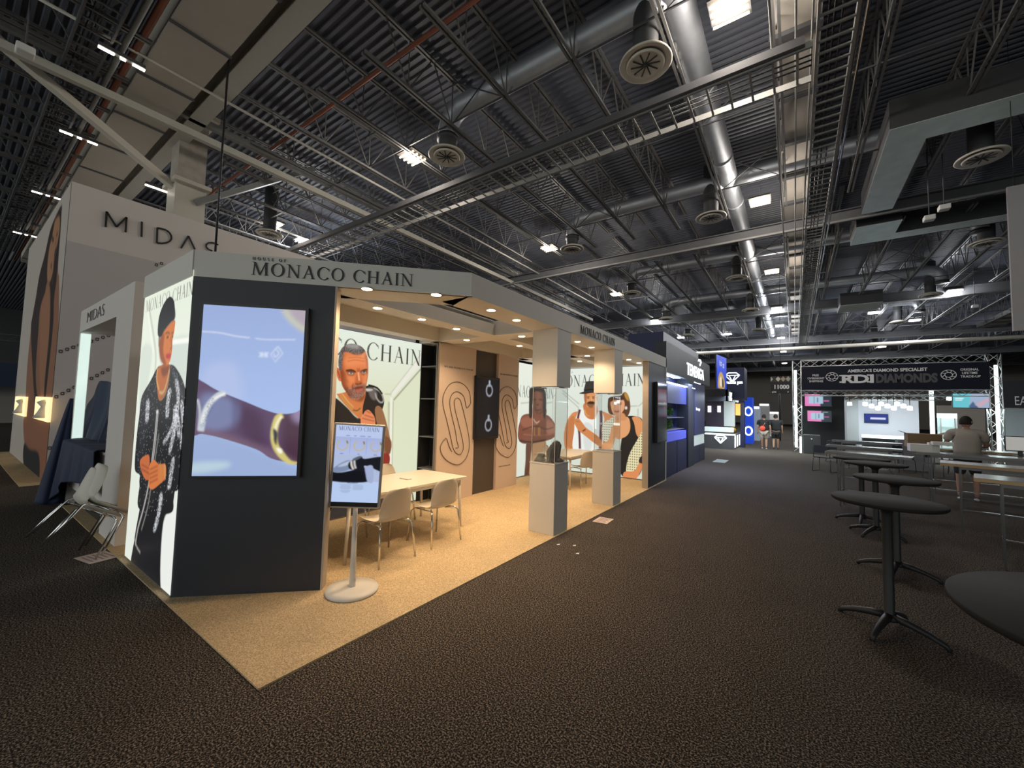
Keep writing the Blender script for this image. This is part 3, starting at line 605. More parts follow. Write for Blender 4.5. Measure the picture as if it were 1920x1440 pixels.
B.line([(170, 222), (182, 217), (190, 224)], .014, '2a120a', .004); B.line([(197, 222), (206, 216)], .014, '2a120a', .004); B.ell((180, 238), .035, .012, '1b0d08', .006); B.ell((202, 236), .025, .011, '1b0d08', .006); B.line([(194, 240), (199, 285), (190, 292)], .016, '8a3f1c', .006); B.poly([(172, 318), (188, 312), (196, 318), (187, 338), (174, 334)], 'b8303a', .003); B.line([(142, 230), (140, 280)], .02, '1a1010', .006)
B.line([(132, 575), (118, 720), (95, 900), (70, 1020), (45, 1110), (32, 1190)], .03, 'b9b6b2', .003); B.line([(136, 590), (122, 740), (100, 900)], .012, 'f4f2ee', .002); B.line([(140, 680), (110, 880), (90, 1010), (60, 1120)], .02, '8d8a88', .003); B.ell((133, 580), .04, .02, 'd8d6d2', .003); B.line([(28, 1155), (38, 1195), (55, 1225)], .02, 'a29f9b', .003)
B.poly([(55, 800), (90, 775), (98, 800), (95, 830), (100, 880), (80, 890), (60, 850)], 'c4683a'); B.poly([(95, 830), (115, 800), (140, 820), (170, 822), (170, 880), (150, 905), (110, 935), (92, 915), (98, 870)], 'd4763f'); B.line([(145, 815), (150, 860), (145, 905)], .03, 'b98a4a', .004); B.line([(165, 820), (168, 885)], .03, 'cf9c55', .004)
for y in (845, 865, 885, 905): B.line([(98, y), (135, y-18)], .012, '7a3518', .006)
B.line([(60, 820), (95, 840)], .012, '7a3518', .006); B.line([(60, 840), (95, 862)], .012, '7a3518', .006)
ARTB = B
# ---- man with folded arms, room two, long wall
D = Art(2.62, 2.9, 100, 'e3e9dc'); D.map = mp(960, 620, 5.143, dict(x=-5.75), 7.79, .04)
D.grad([(-400, -200), (700, -200), (700, 1600), (-400, 1600)], 'e8ede0', 'dbe2d4', (200, 300), (200, 1200), sm=False)
for P in ([(395, 640), (480, 570)], [(395, 640), (385, 1120)], [(85, 700), (185, 690)], [(330, 700), (390, 690)], [(410, 655), (400, 1100)]): D.line(P, .03, 'a9aea0', .012, .8)
D.text('MONACO CHAIN', .1, 2.02, .3, '3e3e3a', 2.42)
D.poly([(150, 1050), (320, 1050), (320, 1300), (160, 1400)], 'b98b62'); D.poly([(140, 1080), (200, 1060), (180, 1200), (160, 1400), (120, 1420), (130, 1250)], '5a3526', .01)
D.poly([(70, 900), (100, 820), (180, 800), (330, 810), (390, 860), (425, 930), (425, 1000), (370, 1050), (230, 1080), (110, 1090), (60, 1040), (60, 950)], '7a4433')
D.poly([(90, 850), (180, 830), (260, 880), (180, 940), (100, 920)], '9c6048', .03, .8); D.poly([(340, 860), (400, 900), (410, 980), (340, 990)], 'a56a50', .03, .8); D.line([(100, 960), (220, 920), (330, 950), (400, 930)], .03, '3c1c14', .015); D.line([(110, 1000), (250, 1010), (380, 1000)], .03, '9a5e45', .02); D.line([(70, 1060), (200, 1075), (330, 1050)], .05, '2f1710', .02)
D.poly([(180, 800), (200, 740), (320, 740), (330, 810), (280, 870), (210, 860)], '8a4c36'); D.poly([(195, 570), (240, 550), (290, 560), (320, 620), (315, 720), (285, 800), (240, 800), (205, 740), (190, 640)], '6b3b2b'); D.poly([(225, 590), (270, 590), (290, 700), (265, 790), (240, 760)], '915842', .03, .8)
D.poly([(170, 560), (230, 545), (300, 550), (330, 640), (325, 830), (300, 820), (300, 620), (270, 590), (215, 590), (200, 640), (195, 820), (165, 830), (165, 660)], '1f1613', .006)
D.line([(205, 665), (235, 660)], .03, '150a08', .01); D.line([(260, 662), (290, 668)], .03, '150a08', .01); D.ell((248, 715), .05, .03, '3e1e15', .015); D.line([(225, 760), (250, 768), (275, 758)], .03, '2e1210', .01)
D.line([(205, 850), (235, 890), (265, 870)], .025, 'e0cfae', .006)
for x in (215, 255, 268): D.line([(x, 930), (x, 1010)], .02, 'd9a553', .005)
ARTD = D
# ---- man with a hat and woman, room two, end wall
E_ = Art(2.70, 2.9, 120, 'e3e9dc'); E_.map = mp(960, 620, 5.143, dict(y=10.42), -5.74, .04, 'x')
E_.grad([(300, 300), (1400, 300), (1400, 1500), (300, 1500)], 'e6ece2', 'd5dccc', (800, 350), (800, 1400), sm=False)
for P in ([(480, 570), (650, 710)], [(485, 600), (640, 740)], [(1110, 730), (1210, 725)], [(1220, 730), (1320, 640)], [(1215, 750), (1215, 1200)], [(640, 740), (650, 1100)]): E_.line(P, .025, 'a2a898', .01, .8)
P0 = E_.pts([(520, 525)])[0]; P1 = E_.pts([(1328, 525)])[0]; E_.text('MONACO CHAIN', .03, P0[1]/E_.res-.04, .32, '33332f', 2.58); E_.text('HOUSE OF', .06, P0[1]/E_.res+.34, .05, '6a6a62', .5)
E_.poly([(500, 1010), (520, 900), (560, 820), (620, 780), (820, 770), (930, 800), (985, 850), (960, 1000), (900, 1160), (560, 1200), (510, 1130)], 'd98d58'); E_.poly([(530, 900), (600, 830), (600, 1100), (560, 1130), (520, 1080)], 'b56e3e', .02, .6)
E_.poly([(610, 860), (650, 760), (690, 745), (700, 810), (740, 850), (800, 850), (830, 780), (860, 770), (890, 850), (870, 950), (850, 1140), (600, 1160), (600, 960)], 'eef0ea'); E_.poly([(690, 900), (780, 930), (760, 1140), (700, 1140)], 'cfd5d0', .03, .7)
E_.line([(655, 760), (635, 860), (650, 1000), (655, 1140)], .07, '5a2430', .003); E_.line([(855, 770), (860, 860), (850, 1140)], .09, '5a2a34', .003)
E_.poly([(700, 700), (800, 700), (825, 770), (790, 845), (740, 845), (690, 760)], 'c87a46'); E_.line([(700, 760), (720, 810), (750, 825)], .02, 'd9b060', .004)
E_.poly([(695, 620), (710, 590), (800, 585), (822, 640), (815, 700), (790, 735), (750, 745), (715, 725), (700, 680)], 'dd955f'); E_.poly([(695, 600), (720, 600), (715, 720), (700, 690)], '9a5730', .02, .8); E_.poly([(722, 700), (750, 680), (790, 685), (800, 705), (760, 710)], '2b1710', .006); E_.poly([(720, 700), (790, 700), (780, 740), (745, 742)], '4a2b1e', .02, .7)
for x in (735, 785): E_.line([(x-14, 640), (x+14, 637)], .022, '2a140c', .006); E_.ell((x, 652), .03, .014, '22120e', .006)
E_.line([(765, 640), (768, 680)], .02, 'f3b27c', .01)
E_.poly([(648, 605), (700, 585), (770, 580), (840, 590), (850, 612), (780, 600), (700, 610)], '2b2726'); E_.poly([(695, 590), (705, 520), (720, 490), (800, 487), (830, 510), (835, 590), (760, 580)], '34302e'); E_.line([(697, 578), (760, 568), (835, 578)], .05, '171414')
E_.poly([(600, 860), (640, 845), (680, 890), (720, 940), (830, 1020), (870, 1100), (830, 1110), (700, 1010), (640, 960), (605, 900)], 'd18550'); E_.line([(680, 970), (710, 950)], .04, '5a3420', .01); E_.line([(612, 870), (650, 880)], .012, '8a4a28', .005)
# woman
E_.poly([(1100, 830), (1230, 835), (1265, 900), (1290, 1080), (1230, 1390), (1060, 1400), (1040, 1200), (1070, 950)], '17171b'); E_.poly([(1160, 835), (1230, 840), (1275, 930), (1240, 1030), (1200, 1000), (1180, 900)], 'dd9662'); E_.poly([(1000, 1030), (990, 830), (1110, 830), (1140, 900), (1130, 980), (1080, 1030)], 'e0a06e')
E_.poly([(880, 900), (990, 840), (960, 1000), (900, 1080), (870, 1000)], 'e5e0c8'); pat = E_.mask([(880, 900), (990, 840), (960, 1000), (900, 1080), (870, 1000)]); pat2 = E_.mask([(1270, 960), (1310, 1060), (1310, 1180), (1150, 1400), (1100, 1360), (1130, 1200), (1210, 1050)]); E_.put(pat2, 'e8dfb2')
yy, xx = np.mgrid[0:E_.ny, 0:E_.nx]; ck = ((xx % 7) < 3) & ((yy % 8) < 4); E_.put(pat*ck, '2b2a26', .9); E_.put(pat2*ck, '2e2b22', .9)
E_.poly([(930, 1050), (960, 940), (990, 900), (1010, 940), (990, 1060), (960, 1140), (900, 1140), (880, 1090)], 'dd9a68'); E_.poly([(1070, 1400), (1090, 1360), (1180, 1350), (1230, 1270), (1270, 1280), (1190, 1440), (1100, 1440)], 'dd8c58'); E_.poly([(1240, 1215), (1300, 1200), (1300, 1280), (1225, 1270)], '2a2020'); E_.poly([(1250, 1190), (1300, 1180), (1300, 1215), (1270, 1220)], 'c41f1f')
E_.poly([(925, 680), (950, 640), (1040, 630), (1090, 590), (1130, 650), (1140, 760), (1110, 830), (1070, 820), (940, 800)], '5a3a28'); E_.poly([(1085, 590), (1120, 620), (1125, 680), (1090, 640)], 'b98a3c', .02)
E_.poly([(958, 670), (1070, 665), (1085, 740), (1060, 790), (1020, 830), (985, 810), (960, 760)], 'e2a27a'); E_.line([(975, 700), (1000, 696)], .02, '3a1d14', .006); E_.line([(1030, 694), (1060, 698)], .02, '3a1d14', .006); E_.ell((988, 712), .03, .014, '24130f', .006); E_.ell((1045, 710), .03, .014, '24130f', .006); E_.line([(985, 775), (1010, 782), (1035, 775)], .035, '8e2e30', .006); E_.line([(1015, 700), (1015, 745)], .02, 'f0c0a0', .012); E_.poly([(950, 690), (970, 640), (1080, 640), (1060, 672), (990, 668)], '4a2f22', .01); E_.ell((1100, 745), .03, .04, 'efe9dc', .005)
E_.poly([(1040, 800), (1080, 800), (1100, 860), (1010, 860)], 'd3905f', .01)
ARTE = E_
# ---- wrist with bracelets on the big screen
TX0, TY0 = -4.517, 1.391
def tvmap(X, Y):
    d = CR*((370+X/4.236-960)/CF)-CU*((560+Y/4.236-720)/CF)+CFW; t = (TX0-TY0)/(d.x-d.y); return ((d.x*t-TX0)*math.sqrt(2), CH+d.z*t-1.10)
T = Art(.88, 1.575, 200, 'a3b6e6'); T.map = tvmap
T.grad([(-50, -50), (950, -50), (950, 1500), (-50, 1500)], '9aaddc', 'a9c0ee', (500, 0), (500, 900), sm=False)
T.poly([(80, 560), (330, 540), (350, 900), (60, 950)], 'b9c6ea', .06, .6); T.poly([(-20, 1050), (300, 1120), (860, 1380), (860, 1500), (-20, 1500)], '9fb3dc', .04); T.poly([(-20, 1300), (260, 1290), (240, 1340), (-20, 1380)], 'c3dbe4', .03, .8)
T.poly([(690, 80), (900, 90), (900, 280), (800, 230)], 'b3a6b4', .03); T.line([(700, 100), (770, 190), (880, 270)], .05, 'c9cdbb', .03)
arm = T.poly([(-30, 640), (60, 660), (180, 730), (400, 820), (560, 885), (680, 915), (800, 900), (900, 850), (900, 1320), (770, 1300), (600, 1262), (480, 1190), (200, 1100), (60, 1070), (-30, 1050)], '614a6b')
T.clip = arm; T.poly([(300, 850), (520, 900), (560, 1180), (380, 1100)], '4a2f4d', .08, .9); T.poly([(690, 930), (860, 940), (860, 1320), (700, 1260)], '4c2f40', .06, .9); T.poly([(60, 760), (320, 820), (310, 1000), (70, 1040)], '7d86b0', .05, .9); T.poly([(300, 560), (345, 560), (330, 1010), (300, 1010)], '54507a', .03, .6); T.poly([(60, 1030), (300, 1090), (560, 1180), (800, 1300), (400, 1240), (60, 1100)], '7d6478', .04, .8); T.poly([(760, 880), (900, 840), (900, 960), (790, 980)], 'a391b5', .04, .8); T.clip = None
T.line([(240, 752), (190, 765), (120, 830), (75, 920), (50, 1050)], .05, 'c7cfdb', .003); T.line([(240, 752), (150, 800), (90, 880), (55, 980)], .018, 'f4f5ee', .003); T.line([(25, 800), (42, 900), (30, 1040)], .015, 'cfd3d8', .003); T.speck(T.mask([(120, 800), (160, 820), (80, 1000), (45, 1000)]), '5d6a85', .3, 1, .6)
T.line([(690, 925), (650, 950), (622, 1060), (632, 1160), (680, 1235), (740, 1290), (800, 1300)], [.05, .06, .06, .055, .06, .04, .02], 'd8ca7c', .002); T.line([(680, 930), (640, 1000), (622, 1100)], .022, 'f7f3cf', .003); T.poly([(615, 1030), (650, 1060), (645, 1120), (640, 1160), (620, 1120)], '3a3c3c', .006); T.poly([(640, 1180), (680, 1190), (685, 1220), (660, 1220)], 'fdfbe8', .004)
T.line([(60, 268), (200, 280), (320, 305), (432, 318)], .008, 'e8ecfa', .002); T.line([(475, 322), (560, 332), (790, 333)], .008, 'dfe6f8', .003)
T.line([(652, 385), (690, 440), (630, 508), (595, 450), (652, 385)], .007, 'e4ebfb', .002, sm=False); T.line([(640, 410), (660, 440), (630, 470), (620, 440)], .007, 'e4ebfb', .002)
for P in ([(505, 432), (522, 448), (503, 470)], [(522, 430), (524, 472)], [(533, 430), (533, 470)], [(552, 430), (552, 470)], [(533, 450), (552, 450)], [(562, 432), (560, 470)], [(578, 432), (562, 450), (574, 470)]): T.line(P, .009, 'dfe8fb', .002, sm=False)
ARTT = T
# ---- kiosk page
K = Art(.44, .765, 330, 'bccbf0')
K.map = lambda X, Y: ((X-160)/(862-160)*.44, (1285-Y)/(1285-110)*.765)
K.poly([(100, 960), (900, 960), (900, 1400), (100, 1400)], 'b9cef2', sm=False); K.grad([(100, 290), (900, 290), (900, 560), (100, 560)], 'a9b6e2', 'b4c2ea', (300, 300), (300, 560), sm=False)
for x in (385, 632): K.line([(x, 290), (x, 545)], .003, '8f9ccd')
K.text('MONACO CHAIN', .025, .712, .042, '2d3552', .385)
for x, w in ((345, .035), (455, .025), (565, .05), (665, .03)): K.line([(x-w*800, 268), (x+w*800, 268)], .005, '5b6590', .001)
for x, w in ((265, .03), (520, .02), (775, .03)): K.line([(x-w*800, 545), (x+w*800, 545)], .005, '5b6590', .001)
for cx_ in (272, 525, 780):
    K.line([(cx_-35, 345), (cx_-75, 390), (cx_-70, 460), (cx_, 492), (cx_+70, 450), (cx_+70, 380), (cx_+45, 335)], .013, 'c3b893', .001); K.speck(K.mask([(cx_-95, 330), (cx_+95, 330), (cx_+95, 510), (cx_-95, 510)]), '8e8a78', .0, 1); K.line([(cx_+60, 345), (cx_+75, 390)], .012, '6e6a63', .001)
K.poly([(100, 560), (900, 560), (900, 960), (100, 960)], 'b2bfdf', sm=False); K.poly([(100, 740), (160, 740), (150, 820), (300, 830), (640, 760), (700, 960), (100, 960)], '0b0d18', .002); K.poly([(150, 790), (250, 700), (400, 640), (400, 780), (250, 830), (160, 825)], '7f8fae', .004); K.poly([(220, 740), (400, 650), (400, 700), (300, 740)], 'b9c6e0', .01)
K.poly([(390, 670), (560, 580), (620, 610), (900, 575), (900, 790), (720, 740), (620, 720), (640, 800), (480, 790), (395, 770)], '14151f', .002); K.line([(420, 650), (430, 720), (460, 780)], .018, 'd8d3cd', .001); K.line([(465, 640), (475, 710), (495, 765)], .018, 'c9c6c6', .001); K.poly([(640, 740), (750, 720), (770, 960), (690, 960), (650, 840)], 'a6b2d6', .003); K.poly([(440, 620), (540, 570), (570, 590), (480, 640)], '5d6676', .006)
for i_ in range(9):
    w_ = (95, 70, 80, 90, 75, 60, 80, 70, 40)[i_]; K.line([(360-w_, 1018+i_*15), (360+w_, 1018+i_*15)], .003, '6d7798', .001, .8)
    if i_ < 6: K.line([(470, 1018+i_*15), (545+(70, 85, 80, 80, 85, 60)[i_], 1018+i_*15)], .003, '6d7798', .001, .8)
K.line([(380, 990), (540, 990)], .006, '4d5780', .001)
ARTK = K
# ---- tall woman on the big white wall (print, not backlit): u along -x to x
F = Art(7.1, 6.35, 40, 'a39a90'); F.map = mp(0, 330, 1.8, dict(y=1.34), -19.7, 0., 'x')
F.a[:] = hx('c6bdb4')
F.map = mp(0, 380, 6, dict(y=1.34), -19.7, 0., 'x')
F.poly([(690, 40), (680, 180), (660, 560), (650, 800), (662, 860), (650, 1440), (560, 2500), (450, 3300), (300, 3150), (280, 2500), (300, 1900), (345, 1440), (370, 1250), (400, 1080), (440, 830), (500, 600), (560, 330), (620, 170)], '9b6a50')
F.poly([(690, 40), (680, 180), (640, 480), (600, 700), (590, 900), (555, 1040), (500, 1040), (450, 1200), (430, 1440), (400, 2000), (470, 2600), (420, 2600), (370, 2000), (345, 1440), (370, 1250), (400, 1080), (440, 830), (500, 600), (560, 330), (620, 170)], '2c1d1b', .03)
F.poly([(690, 40), (680, 300), (655, 600), (630, 900), (605, 1100), (590, 1440), (500, 2300), (480, 2600), (500, 2000), (545, 1440), (560, 1030), (590, 900), (600, 700), (640, 480)], '211718', .03)
F.poly([(622, 200), (665, 165), (668, 300), (640, 480), (612, 560), (592, 780), (558, 900), (530, 880), (532, 700), (552, 520), (582, 400), (602, 280)], 'b58462', .02); F.poly([(530, 900), (560, 1000), (552, 1440), (500, 2000), (470, 2250), (440, 1900), (450, 1440), (462, 1180), (500, 1040)], 'a87557', .03)
F.line([(585, 400), (600, 440)], .12, '33201a', .03); F.line([(630, 380), (645, 350)], .1, '33201a', .03); F.line([(625, 440), (620, 480)], .08, '5a3424', .02); F.line([(570, 700), (580, 740)], .12, '7a3c2c', .03)
F.poly([(280, 2400), (560, 2500), (520, 2900), (450, 3000), (330, 2800), (270, 2700)], 'a06a4e', .04); F.poly([(268, 2720), (330, 2780), (430, 2830), (440, 3100), (400, 3120), (265, 2960)], '1d1b20', .03)
ARTF = F
# ================================================================== THE MONACO CHAIN BOOTH
m_booth = mat('booth white laminate', (.72, .69, .63), .55, vary=.015)
m_navy = mat('charcoal navy laminate', (.032, .035, .045), .5, vary=.05)
m_grey = mat('booth grey laminate', (.2, .2, .205), .5, vary=.03)
m_ink = mat('black lettering', (.02, .02, .02), .5)
m_bglow = mat('lightbox edge', (.9, .92, .86), e=.9, ec=(.95, 1, .86), vary=0)
# cream carpet laid on the dark one
tg = thing('area_carpet', 'cream short pile carpet under the white jewellery booth', 'carpet', (-2.746, 1.25, 0))
MB().prism([(0, 0), (0, 9.75), (-7.0, 9.75), (-7.0, 0)], 0, .012).build('pile', m_cream, tg)
o = MB().box(-20, -12.35, 1.0, 6.3, 0, .012).build('area_carpet', m_cream); tag(o, 'cream carpet strip along the tall white booth, far left', 'carpet')
# canopy
SZ, TZ = 2.95, 3.2
cn = thing('booth_canopy', 'white canopy of beams with downlights and lettered fascia over the jewellery booth', 'canopy', (-2.76, 3.12, SZ))
def cpart(nm, mbx, m=m_booth, **k): return mbx.build(nm, m, cn, world=True, **k)
XF = -2.765
dg0 = (-4.61, 1.30); dg1 = (XF, 3.145)
# fascia boards (real thickness) and soffit boards
cpart('front_fascia', MB().prism([dg0, dg1, (dg1[0]-.02, dg1[1]+.05), (dg0[0]-.0, dg0[1]+.05)], SZ, TZ))
cpart('side_fascia', MB().box(XF-.03, XF, dg1[1], 11.05, SZ, TZ))
cpart('end_fascia', MB().box(-6.17, dg0[0], 1.29, 1.33, SZ, TZ))
cpart('front_soffit', MB().prism([(dg0[0]+.05, dg0[1]+.08), (XF-.03, dg1[1]), (XF-.44, dg1[1]+.19), (dg0[0]-.0, dg0[1]+.66)], SZ, SZ+.03))
cpart('side_soffit', MB().box(XF-.44, XF-.03, dg1[1], 11.05, SZ, SZ+.03)); cpart('side_soffit_inner_face', MB().box(XF-.46, XF-.44, dg1[1]+.2, 11.0, SZ, TZ-.01))
def beam(x0, x1, y0, y1, nm='cross_beam', top=TZ-.01): cpart(nm, MB().box(x0, x1, y0, y1, SZ, top))
beam(-4.27, -3.96, 2.25, 5.12, 'long_beam', 3.13); beam(-4.27, -3.96, 5.52, 8.25, 'long_beam'); beam(-4.27, -3.96, 8.25, 10.4, 'long_beam')
beam(-5.45, XF-.45, 5.12, 5.52); beam(-5.45, XF-.45, 7.85, 8.2); beam(-5.5, -5.24, 2.0, 10.4, 'wall_beam'); beam(-5.8, -5.5, 5.16, 7.79, 'wall_beam'); beam(-5.5, XF-.45, 10.2, 10.4, 'back_beam')
cpart('roof_sheet', MB().prism([(-5.8, 1.4), (-4.75, 1.4), (-4.0, 2.1), (-4.0, 10.4), (-5.8, 10.4)], TZ-.01, TZ+.0)); cpart('roof_sheet', MB().box(-4.0, -3.2, 5.3, 10.4, TZ-.01, TZ))
# hanging square columns, part of the canopy
for y0 in (5.05, 7.3): cpart('hanging_column', MB().box(-3.19, XF-.004, y0, y0+.42, 2.11, SZ), bevel=.003)
cpart('hanging_column', MB().box(XF-.02, XF-.0, 10.98, 11.06, 0, TZ), m_booth)
# lettering
a = Vector((1, 1, 0)).normalized(); org = Vector((*dg0, 0))
def fl_(u, z): return (dg0[0]+a.x*u+.003, dg0[1]+a.y*u-.003, z)
serif_on('fascia_lettering', 'MONACO CHAIN', m_ink, fl_(.495, 3.005), a, (0, 0, 1), .125, 1.52, parent=cn)
serif_on('fascia_small_lettering', 'HOUSE OF', m_ink, fl_(.5, 3.15), a, (0, 0, 1), .028, .3, parent=cn, track=.5)
serif_on('side_lettering', 'MONACO CHAIN', m_ink, (XF+.002, 5.77, 3.0), (0, 1, 0), (0, 0, 1), .13, 1.5, parent=cn)
# downlights
m_dl = mat('downlight lens', (1, .8, .5), e=28, ec=(1, .72, .38), vary=0); m_trim = mat('downlight trim', (.8, .75, .65), .4, vary=0)
dls = [(688, 541), (818, 552), (921, 581), (978, 603), (708, 577), (791, 598), (856, 616), (875, 637), (978, 630), (974, 648), (1083, 640), (1122, 655), (1101, 667), (1087, 677), (1179, 674), (1198, 680)]
for k, (px, py) in enumerate(dls):
    p = at(px, py, z=SZ); p.y -= .12 if k == 3 else .32 if k == 11 else 0; d = cpart('downlight', MB().lathe([(.062, -.006), (.062, .01)], 20, (p.x, p.y, SZ)), m_trim)
    MB().lathe([(.05, -.009), (.05, -.004)], 20, (p.x-cn.location.x, p.y-cn.location.y, 0)).build('lens', m_dl, d)
    ld = bpy.data.lights.new('downlight beam', 'SPOT'); ld.energy = 58; ld.color = (1, .7, .42); ld.spot_size = 2.3; ld.spot_blend = .8; ld.shadow_soft_size = .05
    lo = bpy.data.objects.new('downlight_beam', ld); col.objects.link(lo); lo.parent = cn; lo.location = (p.x-cn.location.x, p.y-cn.location.y, -.03)
# angled display wall with the big screen
w = thing('display_wall', 'charcoal angled display wall at the front corner of the booth', 'wall panel', (dg0[0], dg0[1], .012))
nrm = Vector((-a.y, a.x, 0)); L_ = 1.26
q = [dg0, (dg0[0]+a.x*L_, dg0[1]+a.y*L_), (dg0[0]+a.x*L_+nrm.x*.13, dg0[1]+a.y*L_+nrm.y*.13), (dg0[0]+nrm.x*.13-.0, dg0[1]+nrm.y*.13)]
MB().prism(q, .012, SZ-.002).build('panel', m_navy, w, world=True)
e0 = (dg0[0]+a.x*(L_+.003), dg0[1]+a.y*(L_+.003)); MB().prism([e0, (e0[0]+a.x*.02, e0[1]+a.y*.02), (e0[0]+a.x*.02+nrm.x*.14, e0[1]+a.y*.02+nrm.y*.14), (e0[0]+nrm.x*.14, e0[1]+nrm.y*.14)], .012, SZ-.002).build('edge_board', mat('warm edge board', (.5, .42, .34), .5), w, world=True)
tv = thing('wall_screen', 'tall portrait screen showing a wrist with gold bracelets', 'screen', (TX0, TY0, 1.08))
out = Vector((a.y, -a.x, 0))
def scr(u, z, d): return (TX0+a.x*u+out.x*d, TY0+a.y*u+out.y*d, z)
b = MB(); P_ = [scr(-.02, 1.08, .005), scr(.915, 1.08, .005), scr(.915, 2.705, .005), scr(-.02, 2.705, .005)]; Q_ = [Vector(p_)+out*.05 for p_ in P_]
b.add(P_+Q_, [(3, 2, 1, 0), (4, 5, 6, 7), (0, 1, 5, 4), (1, 2, 6, 5), (2, 3, 7, 6), (3, 0, 4, 7)]).build('bezel', m_black, tv, world=True)
m_scr = vmat('lit screen', .95, .12)
ARTT.sheet('picture', m_scr, scr(.008, 1.1, .058), a, (0, 0, 1), tv)
# lightboxes
def lightbox(label, art, org, U, w_, h, back, cap=True):
    U = Vector(U); n = U.cross(Vector((0, 0, 1)))
    t = thing('light_box', label, 'light box', org); O = Vector(org)
    A0 = [O-n*.01, O+U*w_-n*.01, O+U*w_-n*back, O-n*back]
    MB().prism([(v.x, v.y) for v in A0], org[2]-.03, org[2]+h+.01).build('frame', m_grey, t, world=True)
    art.sheet('backlit_print', m_back, O, U, (0, 0, 1), t); return t
lightbox('tall backlit poster of a man in a black sequin suit holding a trombone', ARTB, (-6.15, 1.30, .03), (1, 0, 0), 1.54, 2.9, .12)
lightbox('backlit poster of a man in black shoulder pads behind the white table', ARTA if 'ARTA' in globals() else ART1, (-5.75, 2.56, .04), (0, 1, 0), 2.6, 2.9, .12)
lightbox('backlit poster of a man with folded arms in the second room', ARTD, (-5.75, 7.79, .04), (0, 1, 0), 2.6, 2.9, .12)
lightbox('backlit poster of a man in a hat beside a woman in black', ARTE, (-5.74, 10.42, .04), (1, 0, 0), 2.66, 2.9, .12)
for x0, x1, y0, y1, lb in ((-6.05, -5.9, 1.45, 5.2, 'plain white wall behind the first back wall poster'), ):
    pass
# shelf niche and monogram wall
nw = thing('feature_wall', 'pinkish beige feature wall with two big outline S monograms', 'wall panel', (-5.33, 5.2, .012))
m_pink = mat('pinkish beige panel', (.62, .5, .42), .6, vary=.02)
SC = [[(1283,828),(1272,745),(1235,688),(1175,660),(1112,683),(1066,765),(1063,850),(1090,960),(1125,1110),(1140,1180),(1165,1225),(1200,1235),(1222,1195),(1218,1130),(1190,1010),(1160,890),(1150,820),(1170,788),(1195,800),(1212,850),(1240,960),(1265,1080),(1270,1180),(1245,1265),(1185,1318),(1115,1300),(1060,1248),(1040,1175),(1085,1108),(1108,1165),(1130,1215)],
      [(1283,828),(1250,868),(1232,790),(1205,752),(1165,738),(1128,768),(1115,830),(1130,920),(1160,1050),(1172,1130),(1185,1178),(1163,1186)]]
def S_mono(dy):
    return [[at(580+X/4.235, 560+Y/4.235, x=-5.272)+Vector((0, dy, 0)) for X, Y in L] for L in SC]
SDY = at(928.7, 827, x=-5.272).y-at(825.6, 837, x=-5.272).y
for y0, y1, nm in ((5.2, 6.22, 'left_panel'), (6.98, 7.77, 'right_panel')):
    pnl = MB().box(-5.325 if y0 < 6 else -5.75, -5.28, y0, y1, .012, SZ-.002).build(nm, m_pink, nw, world=True)
    b = MB()
    for L in S_mono(0 if y0 < 6 else SDY):
        g_ = [Vector(q_) for q_ in smooth_poly([tuple(v) for v in L], 3, False)]; b.tube([v for v in g_ if v.y < y1-.005], .0075, 6)
    mo = b.build('monogram', mat('monogram line', (.16, .12, .09), .5), nw, world=True)
    if y0 < 6: sans_on('tagline', 'W E  A R E  M O N A C O  C H A I N', m_ink, (-5.278, y0+.12, 2.5), (0, 1, 0), (0, 0, 1), .05, .8, .002, nw)
    else: sans_on('tagline', 'W E  A R E  M O N A C O  C H A I N', m_ink, (-5.278, y0+.06, 2.5), (0, 1, 0), (0, 0, 1), .05, .68, .002, nw); sans_on('web_line', 'M O N A C O C H A I N . C O M', m_ink, (-5.278, y0+.1, .48), (0, 1, 0), (0, 0, 1), .04, .42, .002, nw)
MB().box(-5.75, -5.34, 6.22, 6.98, .012, SZ-.002).build('recess_panel', mat('brown recess', (.075, .062, .055), .5), nw, world=True)
ns = thing('shelf_niche', 'narrow black shelf unit in the step beside the first back wall poster', 'shelf', (-5.75, 5.05, .012))
m_nb = mat('black shelf board', (.03, .03, .032), .5)
MB().box(-5.73, -5.345, 5.47, 5.5, .012, 2.94).build('back_board', m_nb, ns, world=True)
for x in (-5.745, -5.34): MB().box(x-.004, x+.012, 5.172, 5.47, .012, 2.94).build('side_board', m_nb if x < -5.5 else m_grey, ns, world=True)
for z in (.62, 1.2, 1.9, 2.5): MB().box(-5.73, -5.345, 5.18, 5.46, z, z+.02).build('shelf_board', m_grey, ns, world=True)
# black necklace board on the recess
bd = thing('wall_screen', 'dark portrait screen showing two pendant clasps between the S monograms', 'screen', (-5.22, 6.19, 1.1))
MB().box(-5.27, -5.22, 6.16, 6.98, 1.12, 2.42).build('bezel', m_black, bd, world=True, bevel=.03); MB().box(-5.33, -5.27, 6.4, 6.75, 1.5, 2.0).build('mount', m_black, bd, world=True)
G = Art(.74, 1.2, 150, '15161c')
for v in (.26, .98):
    G.map = lambda x, y: (x, y)
    th = [2*PI*k/24 for k in range(24)]; G.line([(.4+.1*math.cos(t_), v-.02+.115*math.sin(t_)) for t_ in th[0:]]+[(.5, v-.02)], .035, 'a4a9b5', .002); G.line([(.4, v+.06), (.4, v+.19)], .055, 'b4bac6', .002); G.ell((.4, v-.02), .035, .05, '0c0d12', .002); G.speck(G.mask([(.28, v-.15), (.52, v-.15), (.52, v+.2), (.28, v+.2)], sm=False), '4a4e5a', .0)
G.sheet('picture', vmat('dim lit screen', .8, .15), (-5.217, 6.20, 1.17), (0, 1, 0), (0, 0, 1), bd)
